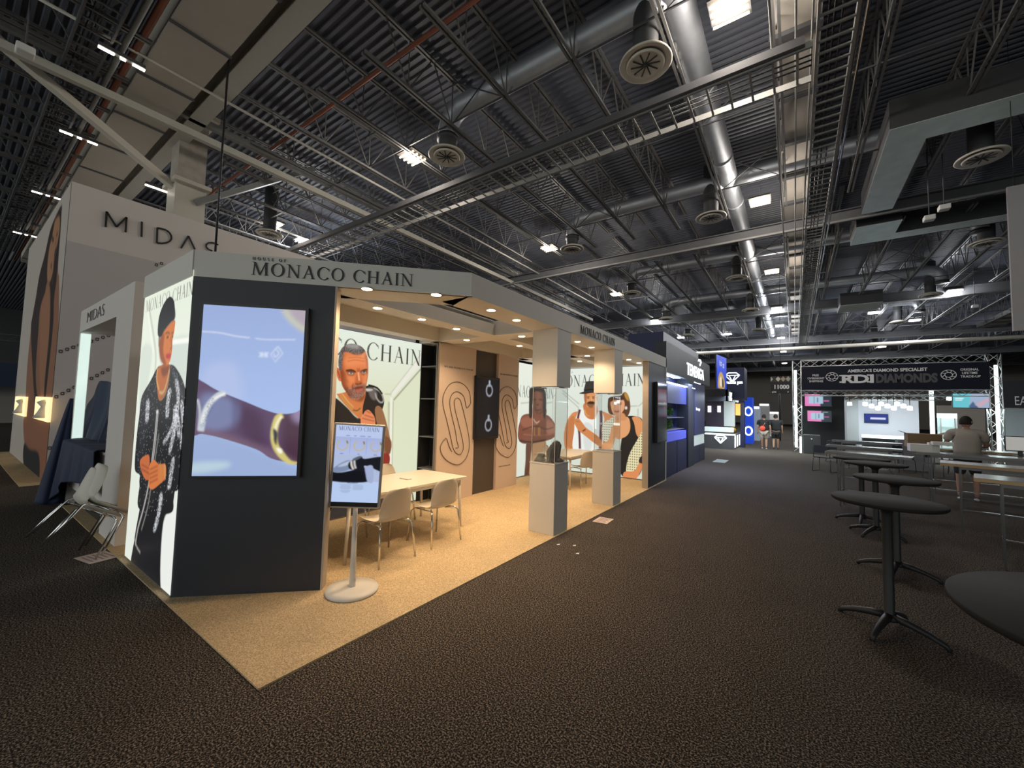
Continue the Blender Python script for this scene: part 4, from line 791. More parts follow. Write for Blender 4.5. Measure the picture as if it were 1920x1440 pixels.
# end display wall with screen facing the aisle
ew = thing('display_wall', 'charcoal display wall at the far aisle end of the booth', 'wall panel', (-2.82, 10.1, .012))
MB().box(-2.9, -2.775, 9.47, 10.98, .012, SZ-.002).build('panel', m_navy, ew, world=True); MB().box(-2.905, -2.77, 9.45, 9.47, .012, SZ-.002).build('edge_board', MATS['warm edge board'], ew, world=True)
ts = thing('wall_screen', 'black portrait screen on the far end wall beside the navy booth', 'screen', (-2.7, 10.3, 1.0))
MB().box(-2.77, -2.70, 9.95, 10.85, 1.02, 2.5).build('bezel', m_black, ts, world=True, bevel=.006)
G2 = Art(.84, 1.42, 60, '2a2b2e'); G2.map = lambda x, y: (x, y)
G2.poly([(.0, 1.0), (.8, 1.0), (.8, 1.28), (.0, 1.28)], '8a5f6c', .01, sm=False); G2.poly([(.08, 1.04), (.7, 1.04), (.7, 1.2), (.08, 1.2)], '85868e', .01, sm=False); G2.line([(.6, .8), (.68, .9), (.6, .98), (.54, .88), (.6, .8)], .02, '6f7278', .005)
G2.sheet('picture', vmat('very dim screen', .55, .1), (-2.697, 9.98, 1.05), (0, 1, 0), (0, 0, 1), ts)
# pedestals with acrylic covers
m_acr = mat('clear acrylic', (.96, .98, .98), .02, trans=1., ior=1.49, vary=0)
m_acre = mat('acrylic edge', (.9, .95, .95), .1, alpha=.55, vary=0)
m_pedw = mat('pedestal white laminate', (.6, .58, .54), .5, vary=.015)
def pedestal(label, y0, x0=-3.19, x1=-2.772, d=.41, h=1.01):
    t = thing('display_pedestal', label, 'pedestal', ((x0+x1)/2, y0+d/2, .012))
    MB().box(x0, x1, y0, y0+d, .012, h-.02).build('column', m_pedw, t, world=True, bevel=.003); MB().box(x0-.004, x1+.004, y0-.004, y0+d+.004, h-.02, h).build('top', m_pedw, t, world=True, bevel=.002); return t
def case(label, y0, x0=-3.17, x1=-2.79, d=.37, z0=1.012, z1=2.1):
    t = thing('acrylic_cover', label, 'display cover', ((x0+x1)/2, y0+d/2, z0)); T_ = .006
    for nm, bx in (('pane', (x0, x1, y0, y0+T_)), ('pane', (x0, x1, y0+d-T_, y0+d)), ('pane', (x0, x0+T_, y0+T_, y0+d-T_)), ('pane', (x1-T_, x1, y0+T_, y0+d-T_))): MB().box(*bx, z0, z1-T_).build(nm, m_acr, t, world=True)
    MB().box(x0, x1, y0, y0+d, z1-T_, z1).build('lid', m_acr, t, world=True)
    b = MB()
    for x in (x0, x1): [b.box(x-.003, x+.003, y-.003, y+.003, z0, z1) for y in (y0, y0+d)]
    b.build('glued_edges', m_acre, t, world=True)
pedestal('nearer white display pedestal at the carpet edge, with dark busts on it', 5.04); pedestal('farther white display pedestal at the carpet edge, empty top', 7.29, d=.4)
case('clear acrylic cover over the busts on the nearer pedestal', 5.06); case('clear acrylic cover on the farther pedestal', 7.31, d=.36)
m_bust = mat('dark grey velvet', (.34, .33, .31), .9)
t = thing('jewellery_bust', 'dark grey fanned necklace display inside the nearer acrylic cover', 'display bust', (-2.95, 5.25, 1.012))
b = MB()
for k in range(7):
    f_ = k/6; h_ = .12+.2*math.sin(PI*(.15+.5*f_)); b.add([(-.02+.012*k, -.1+.028*k, 0), (.03+.012*k, -.12+.028*k, 0), (.05+.012*k, -.1+.028*k, h_*.8), (.0+.012*k, -.07+.028*k, h_), (-.05+.012*k, -.06+.028*k, h_*.7), (.02+.012*k, -.09+.028*k, 0), (.04+.012*k, -.07+.028*k, h_*.8)], [(0, 1, 2, 3, 4), (5, 6, 3, 0), (1, 5, 6, 2)])
b.build('fanned_leaves', m_bust, t)
MB().lathe([(.07, 0), (.07, .02), (.03, .05), (.0, .06)], 14, (.09, .06, 0)).build('ring_stand', m_bust, t)
t = thing('jewellery_bust', 'low sloping dark bracelet ramp left of the fanned display', 'display bust', (-3.09, 5.15, 1.012))
MB().add([(-.06, -.06, 0), (.06, -.06, 0), (.06, .07, 0), (-.06, .07, 0), (-.05, -.05, .03), (.05, -.05, .03), (.05, .06, .11), (-.05, .06, .11)], [(3, 2, 1, 0), (4, 5, 6, 7), (0, 1, 5, 4), (1, 2, 6, 5), (2, 3, 7, 6), (3, 0, 4, 7)]).build('ramp', m_bust, t, bevel=.01)
# ---- table
m_tab = mat('white table top', (.66, .62, .54), .4, vary=.02)
def table(label, x0, x1, y0, y1, h=.745, grp=None, rz=0):
    t = thing('meeting_table', label, 'table', ((x0+x1)/2, (y0+y1)/2, .012), rz); w_, d_ = (x1-x0)/2, (y1-y0)/2
    MB().box(-w_, w_, -d_, d_, h-.045, h-.012).build('tabletop', m_tab, t, bevel=.004)
    for s in (-1, 1): MB().box(s*(w_-.06)-.012, s*(w_-.06)+.012, -d_+.1, d_-.1, h-.1, h-.045).build('apron', m_tab, t); MB().box(-w_+.08, w_-.08, s*(d_-.1)-.012, s*(d_-.1)+.012, h-.1, h-.045).build('apron', m_tab, t)
    for sx in (-1, 1):
        for sy in (-1, 1): MB().tube([(sx*(w_-.07), sy*(d_-.1), h-.045), (sx*(w_-.05), sy*(d_-.06), 0)], [.024, .016], 10).build('leg', m_tab, t)
    return t
table('long white meeting table in the first room of the booth', -4.98, -4.03, 2.62, 4.62)
table('white meeting table in the second room, seen past the pedestals', -4.95, -4.0, 8.0, 9.6)
o = MB().box(-.09, .09, -.035, .035, 0, .012).build('cable_box', m_pedw); o.location = (-4.5, 3.85, .746); tag(o, 'small white cable port lying on the long meeting table', 'cable port')
# ---- shell chairs
m_shell = mat('warm white shell', (.6, .55, .47), .45, vary=.02); m_shelld = mat('maroon brown shell', (.06, .03, .03), .4)
def shell_chair(label, m, grp):
    """faces +x; seat at .45"""
    t = thing('shell_chair', label, 'chair', (0, 0, .012), group=grp)
    prof = [(.25, .44, .2), (.22, .452, .225), (.12, .445, .235), (-.02, .44, .235), (-.12, .445, .232), (-.18, .475, .225), (-.205, .54, .222), (-.225, .64, .222), (-.25, .75, .2), (-.265, .81, .165), (-.27, .835, .11)]
    nx = 9; vs = []; b = MB()
    for x, z, hw in prof:
        for k in range(nx):
            s = -1+2*k/(nx-1); lift = abs(s)**2.6*(.035 if z < .5 else .0); fwd = abs(s)**2.2*(.05 if z >= .5 else .0)
            vs.append((x+fwd, s*hw, z+lift))
    fs = [(i*nx+k, i*nx+k+1, (i+1)*nx+k+1, (i+1)*nx+k) for i in range(len(prof)-1) for k in range(nx-1)]
    sh = b.add(vs, fs, 0, True).build('shell', m, t); so = sh.modifiers.new('thick', 'SOLIDIFY'); so.thickness = .012; so.offset = 0; ss = sh.modifiers.new('sub', 'SUBSURF'); ss.levels = 1; ss.render_levels = 2
    for sy in (-1, 1):
        for sx in (-1, 1): MB().tube([(sx*.06, sy*.12, .425), (sx*.16, sy*.2, .43), (sx*.2, sy*.225, .395), (sx*.245, sy*.255, 0)], .011, 10).build('leg', m_chrome, t)
    for s in (-1, 1): MB().tube([(-.17, s*.19, .428), (.17, s*.19, .428)], .009, 8).build('seat_rail', m_chrome, t)
    return t
g1 = 'white shell chairs round the long meeting table'
c0 = shell_chair('white shell chair on the near side of the long table, left one', m_shell, g1); c0.location = (-3.92, 3.08, .012); c0.rotation_euler.z = PI
copy_tree(c0, (-3.93, 3.88, .012), PI-.05, 'white shell chair on the near side of the long table, right one')
copy_tree(c0, (-5.08, 4.1, .012), 0.05, 'white shell chair on the far side of the long table, only its back showing')
dk = shell_chair('dark maroon shell chair half hidden behind the kiosk screen', m_shelld, None); dk.location = (-4.98, 3.2, .012); dk.rotation_euler.z = -.25
if 'group' in dk: del dk['group']
copy_tree(c0, (-4.0, 8.65, .012), PI-.5, 'white shell chair at the second room table, turned sideways', 'white shell chairs in the second room')
copy_tree(c0, (-5.0, 9.0, .012), .1, 'white shell chair on the far side of the second room table', 'white shell chairs in the second room')
# ---- kiosk on a round foot
p = at(660, 1108, z=.012)
kb = thing('floor_kiosk', 'white floor standing touch screen on a round foot at the front of the booth', 'kiosk', (p.x, p.y, .012))
m_kw = mat('kiosk white', (.66, .64, .6), .4, vary=.01)
MB().lathe([(.0, 0), (.235, 0), (.24, .012), (.235, .03), (.16, .038), (.03, .045), (.0, .045)], 48).build('foot', m_kw, kb)
Ms = Matrix.Translation(Vector((-3.566, 2.428, 1.17))-kb.location) @ Matrix.Rotation(.775, 4, 'Z') @ Matrix.Rotation(.089, 4, 'X') @ Matrix.Rotation(.042, 4, 'Y')
MB().box(-.245, .245, 0, .035, -.425, .425).xf(Ms).build('housing', mat('kiosk grey frame', (.42, .4, .37), .4, vary=.01), kb, bevel=.012)
PL, PH = Ms @ Vector((0, .07, -.43)), Ms @ Vector((0, .07, -.1)); MB().tube([(0, 0, .04), Vector((0, 0, .04)).lerp(PL, .5), PL, PH], [.03, .025, .023, .023], 16).build('pole', m_kw, kb)
ow = Matrix.Translation(kb.location) @ Ms; Uk = ow.to_3x3() @ Vector((1, 0, 0)); Vk = ow.to_3x3() @ Vector((0, 0, 1)); sc_ = ow @ Vector((-.22, -.004, -.36))
ARTK.sheet('picture', m_scr, sc_, Uk, Vk, kb)
MB().box(-.222, .222, -.004, .0, -.405, -.36).xf(Ms).build('control_strip', m_black, kb)
MB().box(-.06, .06, .035, .06, -.2, .1).xf(Ms).build('bracket', m_kw, kb)
# ---- papers on the floor
def paper(label, px, py, rz, w_=.28, d_=.4):
    p_ = at(px, py, z=.01); b = MB().box(-w_/2, w_/2, -d_/2, d_/2, 0, .003); o = thing('floor_notice', label, 'paper', (p_.x, p_.y, .004), rz); b.build('sheet', mat('paper', (.62, .5, .45), .8), o)
    c = MB()
    for k in range(5): c.box(-w_*.35, w_*.35-.03*(k % 2), -d_*.36+k*d_*.17, -d_*.3+k*d_*.17, .003, .0045)
    c.build('print', mat('paper print', (.3, .22, .2), .8), o)
paper('printed notice lying on the carpet edge by the far pedestal', 1131, 975, .05, .24, .34); paper('printed notice on the dark carpet below the stacked chairs', 183, 1044, .2, .36, .26)
for px, py, lb in ((1047, 1021, 'tiny scrap of paper on the dark carpet, left one'), (1077, 1023, 'tiny white scrap on the dark carpet, middle one'), (1083, 1038, 'tiny grey scrap on the dark carpet, nearest one')):
    p_ = at(px, py, z=.005); o = MB().add([(-.02, -.015, .002), (.02, -.01, .004), (.015, .018, .01), (-.018, .012, .003)], [(0, 1, 2, 3)]).build('paper_scrap', m_white); o.location = (p_.x, p_.y, .003); so = o.modifiers.new('t', 'SOLIDIFY'); so.thickness = .002; tag(o, lb, 'scrap')
# ================================================================== THE TALL WHITE BOOTH AND ITS COUNTER (far left)
m_mw = mat('matt white wall', (.74, .69, .65), .85, vary=.02, scale=.6)
m_grav = mat('grey violet wall', (.6, .56, .55), .85, vary=.03, scale=.6)
tw = thing('tower_booth', 'tall white booth with MIDAS lettering behind the lower booth at left', 'booth', (-12.6, 1.35, 0))
MB().box(-19.7, -12.6, 1.35, 1.5, 0, 6.38).build('front_wall', m_mw, tw, world=True); MB().box(-12.75, -12.6, 1.5, 11.0, 0, 6.38).build('side_wall', m_mw, tw, world=True)
MB().box(-19.7, -19.55, 1.5, 11, 0, 6.38).build('rear_side_wall', m_mw, tw, world=True); MB().box(-19.55, -12.75, 10.85, 11, 0, 6.38).build('rear_wall', m_mw, tw, world=True)
MB().box(-12.6, -12.585, 1.36, 11, 0.05, 5.08).build('recessed_skin', m_grav, tw, world=True)
ARTF.sheet('woman_print', m_print, (-19.7, 1.343, 0.02), (1, 0, 0), (0, 0, 1), tw)
def mp3(X, Y): v = at(X/3, Y/3, x=-12.57); return v
STK = [[(594, 1277), (600, 1190), (655, 1277), (712, 1222), (706, 1306)], [(798, 1247), (796, 1332)], [(882, 1366), (885, 1282), (910, 1286), (935, 1294), (954, 1309), (964, 1328), (964, 1345), (953, 1358), (935, 1366), (910, 1369), (882, 1366)], [(1018, 1396), (1060, 1327), (1096, 1402)], [(1228, 1378), (1212, 1369), (1192, 1364), (1172, 1366), (1160, 1376), (1160, 1390), (1172, 1402), (1195, 1412)]]
for L in STK:
    b = MB(); P_ = [mp3(*q_) for q_ in L]
    for u_, v_ in zip(P_, P_[1:]): b.bar(u_, v_, .035, .02, up=(1, 0, 0))
    b.build('wall_letter', m_ink, tw, world=True)
b = MB()
for (x0_, y0_), (x1_, y1_) in (((205, 592), (385, 532)), ((190, 745), (382, 645)), ((168, 918), (216, 880)), ((528, 300), (562, 290))):
    P_, Q_ = at(x0_/1.8, 330+y0_/1.8, x=-12.58), at(x1_/1.8, 330+y1_/1.8, x=-12.58); n_ = max(2, int((Q_-P_).length/.1))
    for k in range(n_):
        c_ = P_.lerp(Q_, k/n_); s_ = .042
        for dx, dz, ww, hh in ((0, s_*.6, s_, .01), (0, -s_*.6, s_, .01), (s_*.5, 0, .014, s_*.7), (-s_*.5, 0, .014, s_*.5)): b.box(-12.585, -12.578, c_.y+dx-ww/2, c_.y+dx+ww/2, c_.z+dz-hh, c_.z+dz+hh)
b.build('chain_print', mat('chain print ink', (.1, .09, .1), .7), tw, world=True)
m_case = mat('warm lit case', (1, .8, .45), e=1.1, ec=(1, .72, .36), vary=0)
for px0, px1, py0, py1, lb in ((29, 45, 745, 779, 'left of the two small glowing display windows in the big white wall'), (67, 89, 746, 789, 'right of the two small glowing display windows in the big white wall')):
    A_, B_ = at(px0, py0, y=1.3), at(px1, py1, y=1.3); t = thing('display_window', lb, 'display case', (A_.x, 1.3, B_.z)); w_, h_ = B_.x-A_.x, A_.z-B_.z
    MB().box(0, w_, .0, .01, 0, h_).xf(Matrix.Translation((0, .03, 0))).build('glowing_back', m_case, t)
    f_ = MB(); f_.box(-.03, 0, 0, .04, -.03, h_+.03); f_.box(w_, w_+.03, 0, .04, -.03, h_+.03); f_.box(0, w_, 0, .04, -.03, 0); f_.box(0, w_, 0, .04, h_, h_+.03); f_.build('frame', m_case, t)
    MB().lathe([(.16, 0), (.1, .12), (.05, .24), (.12, .34), (.0, .4)], 14, (w_*.6, .02, .03)).build('bust', m_pedw, t)
# counter unit
cu = thing('counter_unit', 'white counter booth with MIDAS header left of the trombone poster', 'booth', (-8.3, 1.31, 0))
MB().box(-7.48, -6.67, 1.31, 2.05, .0, 3.24).build('pillar', m_mw, cu, world=True); MB().box(-9.98, -9.92, 1.31, 1.45, 0, 3.24).build('left_jamb', m_mw, cu, world=True)
MB().box(-9.92, -7.48, 1.31, 2.05, 2.88, 3.24).build('header', m_mw, cu, world=True); MB().box(-9.92, -7.48, 1.33, 2.05, .3, 1.02).build('counter_body', m_mw, cu, world=True)
MB().box(-9.92, -7.48, 1.31, 2.07, 1.02, 1.05).build('counter_top', m_mw, cu, world=True); MB().box(-9.92, -7.48, 1.42, 2.0, 0.0, .3).build('toe_kick', m_black, cu, world=True)
MB().box(-9.917, -9.905, 1.32, 1.44, 1.06, 2.86).build('jamb_light', mat('jamb light', (.9, 1, .95), e=.75, ec=(.8, 1, .92), vary=0), cu, world=True)
MB().lathe([(.04, -.01), (.04, 0)], 14, (0, 0, 0)).xf(Matrix.Translation((-7.9+8.3, .35, 2.878))).build('spot', mat('small white spot', (1, 1, .9), e=6, vary=0), cu)
P_ = at(162, 597, y=1.3); Q_ = at(193, 588, y=1.3)
sans_on('header_lettering', 'MIDAS', m_ink, (P_.x, 1.305, 2.98), (1, 0, 0), (0, 0, 1), .26, Q_.x-P_.x, .004, cu, -.006)
# navy cloths
m_cloth = mat('navy cloth', (.013, .023, .065), .75, vary=.2, scale=3)
def cloth(name, label, fn, nu=46, nv=40):
    vs = [fn(i/nu, j/nv) for j in range(nv+1) for i in range(nu+1)]; fs = [(j*(nu+1)+i, j*(nu+1)+i+1, (j+1)*(nu+1)+i+1, (j+1)*(nu+1)+i) for j in range(nv) for i in range(nu)]
    o_ = Vector((sum(v[0] for v in vs)/len(vs), sum(v[1] for v in vs)/len(vs), min(v[2] for v in vs))); ob = MB().add([Vector(v)-o_ for v in vs], fs, 0, True).build(name, m_cloth); ob.location = o_
    s_ = ob.modifiers.new('t', 'SOLIDIFY'); s_.thickness = .006; tag(ob, label, 'cloth'); return ob
XA_, XB_ = at(152, 800, y=1.6).x, at(212, 800, y=1.6).x
def stand(u, v):
    x = XA_+(XB_-XA_)*u; top = 1.3+.75*min(1, max(0, (u-.0)/.42))**.8 if u < .42 else 2.05; top -= .02*math.sin(9*u)
    return (x-(1-v)*.05*math.sin(5*u), 1.62+(.05*math.sin(17*u+2*v)+.03*math.sin(31*u))*(1-v*.7)-.12*(1-v)**2, 1.062+(top-1.062)*v)
cloth('dust_cloth', 'navy dust cloth draped over the display standing on the white counter', stand)
def hang(u, v):
    x = -9.86+2.3*u; edge = 1.24; L_ = .42+.28; f_ = .022*math.sin(23*u+1.3)+.015*math.sin(41*u)
    if v < .4: return (x, 1.62-(1.62-edge)*v/.4, 1.072+.012*abs(math.sin(14*u+8*v)))
    w_ = (v-.4)/.6; drop = (.56+.05*math.sin(7*u)) if u > .3 else .56+(1-u/.3)*.46
    return (x-.12*w_*(1-u)**2, edge-.02-f_*w_-.06*w_*(1-u), 1.07-drop*w_)
cloth('dust_cloth', 'navy dust cloth hanging over the front edge of the white counter', hang, 60, 44)
def fall(u, v):
    r_ = .03+.2*v**.8; a_ = -.6*PI+u*1.3*PI; return (-10.02-.12*v+r_*math.cos(a_)*(1+.12*math.sin(6*a_)), 1.3+r_*math.sin(a_)*.8-.12*v, 1.75-1.72*v)
cloth('dust_cloth', 'dark cloth bundle falling to the floor at the left end of the white counter', fall, 40, 30)
# leaning chairs in the gap between the counter pillar and the poster
lc = copy_tree(c0, (-6.62, 1.0, .06), 0, 'white shell chair tipped and leaning against the pillar, outer one', 'white shell chairs leaning by the pillar'); lc.rotation_euler = (0, math.radians(31), math.radians(96)); lc.location = (-6.55, .86, .135)
lc2 = copy_tree(c0, (-6.5, 1.12, .06), 0, 'white shell chair leaning behind the first one by the pillar', 'white shell chairs leaning by the pillar'); lc2.rotation_euler = (0, math.radians(31), math.radians(96)); lc2.location = (-6.49, .9, .185)
# far left background: dark drapes, truss and a lit strip wall
wall('wall_far_left', -40, -39.8, -4, 30, 0, 3.0, mat('pale grey drape', (.25, .24, .22), .9), 'pale grey booth wall far away at the left edge')
o = MB().box(-38, -37.9, -2, 6, 2.2, 3.6).build('hanging_banner', mat('navy banner', (.02, .035, .07), .8)); tag(o, 'dark navy banner at the far left edge', 'banner')
def truss(name, label, p, q, w=.3, seg=.3, mm=None, r=.022):
    t = thing(name, label, 'truss', p); p = Vector(p); q = Vector(q); d = (q-p); L = d.length; d = d/L
    a_ = d.cross(Vector((0, 0, 1))) if abs(d.z) < .9 else Vector((1, 0, 0)); a_.normalize(); b_ = d.cross(a_).normalized(); mm = mm or m_alu
    cs = [a_*s*w/2+b_*r_*w/2 for s, r_ in ((-1, -1), (1, -1), (1, 1), (-1, 1))]
    for c_ in cs: MB().tube([c_, c_+d*L], r, 8).build('chord', mm, t)
    br = MB(); n_ = max(2, int(L/seg)); st = L/n_
    for k in range(n_):
        for i_ in range(4):
            u_, v_ = (cs[i_], cs[(i_+1) % 4]) if k % 2 == 0 else (cs[(i_+1) % 4], cs[i_]); br.tube([u_+d*(k*st), v_+d*((k+1)*st)], r*.5, 6, caps=False)
    tag(br.build('lacing', mm, t), kind='stuff'); return t
m_alu = mat('aluminium truss', (.7, .71, .72), .3, .9, vary=.04)
truss('lighting_truss', 'dark lighting truss hanging at the far left edge', (-30, -2, 4.4), (-30, 6, 4.4), .3, .4, m_steel); truss('lighting_truss', 'dark vertical mast at the far left edge', (-29.8, 2.6, .0), (-29.8, 2.6, 9.4), .3, .4, m_steel)
# ================================================================== TABLES ON THE RIGHT
m_ttop = mat('dark bar table top', (.022, .02, .019), .75, vary=.1, scale=30, spec=.15); m_tleg = mat('black cast iron', (.022, .022, .025), .5, .2)
gt = 'round bar tables along the aisle'
def bar_table(label, r=.375, h=1.085):
    t = thing('bar_table', label, 'table', (0, 0, 0), group=gt)
    MB().lathe([(0, h-.03), (r-.01, h-.03), (r, h-.02), (r, h-.004), (r-.006, h), (0, h)], 48).build('tabletop', m_ttop, t)
    MB().lathe([(.1, h-.036), (.09, h-.06), (.045, h-.09), (.037, h-.12), (.037, .13), (.06, .1), (.05, .08)], 20).build('column', m_tleg, t)
    for k in range(4):
        a_ = PI/4+k*PI/2; c_, s_ = math.cos(a_), math.sin(a_)
        P_ = [(0.02*c_, .02*s_, .115), (.12*c_, .12*s_, .1), (.24*c_, .24*s_, .07), (.33*c_, .33*s_, .035), (.355*c_, .355*s_, .004)]
        MB().tube(P_, [.034, .03, .024, .02, .018], 8).build('leg', m_tleg, t)
    return t
T0 = bar_table('round dark bar table standing nearest in the aisle row', .375); T0.location = (.64, 4.74, 0); T0.rotation_euler.z = .35
copy_tree(T0, (.95, 6.47, 0), .5, 'second round dark bar table along the aisle row'); copy_tree(T0, (1.0, 8.3, 0), .2, 'third round dark bar table along the aisle row'); copy_tree(T0, (.92, 9.1, 0), .6, 'fourth round dark bar table, close behind the third')
t = bar_table('large round dark table cut off by the lower right edge', .62); t.location = (1.13, 2.42, 0); t.rotation_euler.z = .2; del t['group']
m_edge = mat('plywood edge', (.5, .33, .17), .5); m_gtop = mat('brushed grey laminate', (.2, .2, .2), .25, .5, vary=.1, scale=14)
m_hleg = mat('dull chrome leg', (.16, .16, .16), .28, .9)
def high_table(label, x, y, rz, L=2.2, D=.6, h=1.07, wood=True):
    t = thing('high_table', label, 'table', (x, y, 0), rz, 'long high tables on the right')
    MB().box(0, L, 0, D, h-.004, h).build('laminate_top', m_gtop, t); MB().box(-.004, L+.004, -.004, D+.004, h-.045, h-.004).build('plywood_core', m_edge if wood else m_gtop, t)
    for x_ in (.22, L-.22):
        for y_ in (.06, D-.06): MB().box(x_-.011, x_+.011, y_-.011, y_+.011, 0, h-.045).build('leg', m_hleg, t)
        MB().box(x_-.009, x_+.009, .06, D-.06, .3, .318).build('side_rail', m_hleg, t)
    MB().box(.22, L-.22, D/2-.009, D/2+.009, .3, .318).build('foot_rail', m_chrome, t); MB().box(.22, L-.22, .05, .07, h-.09, h-.05).build('apron', m_hleg, t)
    return t
high_table('plywood edged high table nearest on the right edge', 1.82, 7.45, math.radians(-14), 2.4, .62)
high_table('plywood edged high table, second from the camera on the right', 1.95, 9.5, math.radians(-12), 2.4, .62)
high_table('grey edged high table behind the plywood ones at right', 2.1, 11.9, math.radians(-6), 2.6, .6, wood=False)
high_table('high table in front of the man in the beige shirt', 2.5, 13.7, math.radians(-4), 2.4, .6)
high_table('pale lit high table at the left end of the group, nearer one', .5, 10.4, math.radians(-14), 1.25, .45, wood=False)
high_table('pale lit high table at the left end of the group, farther one', .62, 12.6, math.radians(-10), 1.35, .45, wood=False)
high_table('farthest high table in front of the grey cabinet', .9, 15.2, math.radians(-4), 1.5, .5, wood=False)
# sled base chairs
m_pad = mat('black chair pad', (.03, .03, .033), .7)
def sled(label):
    t = thing('sled_chair', label, 'chair', (0, 0, 0), group='black sled base chairs')
    MB().box(-.22, .22, -.22, .22, .44, .47).build('seat', m_pad, t, bevel=.012); bk = MB().box(-.2, .2, .2, .225, .6, .84).build('backrest', m_pad, t, bevel=.012)
    for s in (-1, 1): MB().tube([(s*.22, .21, .8), (s*.22, .2, .45), (s*.22, -.2, .435), (s*.24, -.22, .4), (s*.25, -.24, .02), (s*.25, -.2, .008), (s*.25, .2, .008), (s*.25, .24, .03), (s*.23, .2, .42)], .009, 8).build('side_frame', m_tleg, t)
    return t
S0 = sled('black sled base chair standing out left of the table group'); p = at(1533, 885, z=0); S0.location = (p.x+.2, p.y+.3, 0); S0.rotation_euler.z = 2.7
for px, py, rz, lb in ((1600, 878, .4, 'black sled base chair beside the tall cabinet, left one'), (1690, 885, .5, 'black sled base chair in front of the tall grey cabinet'), (1760, 898, .3, 'black sled base chair under the high tables, nearest'), (1800, 890, 2.9, 'black sled base chair under the high tables, right one'), (1570, 868, 2.2, 'black sled base chair behind the round tables')):
    p = at(px, py, z=0); copy_tree(S0, (p.x, p.y, 0), rz, lb)
# cabinet, boxes, monitors
p = at(1708, 882, z=0); box_thing('grey_cabinet', 'tall plain grey cabinet behind the round bar tables', 'cabinet', mat('grey cabinet', (.2, .2, .21), .5), p.x-.3, p.x+.45, p.y, p.y+.5, 0, 1.02)
m_card = mat('cardboard', (.3, .2, .11), .85, vary=.1)
def carton(label, x, y, z, sx, sy, sz, m, open_=False, rz=0):
    t = thing('carton', label, 'box', (x, y, z), rz); MB().box(-sx/2, sx/2, -sy/2, sy/2, 0, sz).build('body', m, t, bevel=.004)
    if open_:
        for s in (-1, 1): MB().add([(s*sx/2, -sy/2, sz), (s*sx/2, sy/2, sz), (s*(sx/2+.12), sy/2, sz+.05), (s*(sx/2+.12), -sy/2, sz+.05)], [(0, 1, 2, 3)]).build('flap', m, t)
    else: MB().box(-sx/2, sx/2, -.02, .02, sz, sz+.002).build('tape', m_beige, t)
carton('open brown cardboard box on the high table left of the man', 2.55, 13.95, 1.07, .55, .4, .16, m_card); carton('second brown box stacked on the open one by the man', 2.58, 13.98, 1.232, .6, .42, .17, m_card, True)
carton('white paper carton at the left end of the high tables', 2.2, 12.2, 1.07, .34, .3, .16, m_white); carton('small white carton beside the brown boxes', 2.4, 12.15, 1.07, .16, .16, .2, m_white)
carton('shallow white tray box left of the white carton', 2.5, 12.0, 1.235, .3, .2, .07, m_white)
def monitor(label, px, py, y, w_=.5, h_=.32, rz=0, zt=None):
    p_ = at(px, py, y=y); t = thing('monitor', label, 'monitor', (p_.x, y, 1.07), rz)
    MB().box(-w_/2, w_/2, -.015, .015, .1, .1+h_).build('frame', m_black, t, bevel=.004); MB().box(-w_/2+.015, w_/2-.015, -.018, -.015, .115, .085+h_).build('screen', mat('pale monitor screen', (.6, .58, .55), .4, e=.25, ec=(1, .97, .92)), t); MB().box(-.03, .03, .0, .03, .0, .12).box(-.12, .12, -.08, .08, 0, .012).build('stand', m_black, t)
monitor('monitor with a pale screen at the right edge', 1913, 835, 12.6, .42, .3)
o = thing('laptop', 'open laptop on the high table beside the man', 'laptop', (3.5, 13.85, 1.07), .3); MB().box(-.17, .17, -.12, .12, 0, .015).build('base', m_alu, o); MB().box(-.17, .17, -.006, .006, 0, .24).xf(Matrix.Translation((0, .12, .012)) @ Matrix.Rotation(-.3, 4, 'X')).build('lid', m_alu, o)
# hanging white banner at the right edge
A_, B_ = at(1887, 352, y=12), at(1885, 622, y=12)
o = thing('hanging_banner', 'tall pale fabric banner hanging at the upper right edge', 'banner', (A_.x, 12, B_.z)); MB().box(0, 2.2, -.03, .03, 0, A_.z-B_.z).build('fabric', mat('pale banner fabric', (.42, .4, .41), .9, vary=.03), o)
for x_ in (.1, 2.1): MB().tube([(x_, 0, A_.z-B_.z), (x_, 0, 9.6-B_.z)], .006, 6).build('cable', m_black, o)
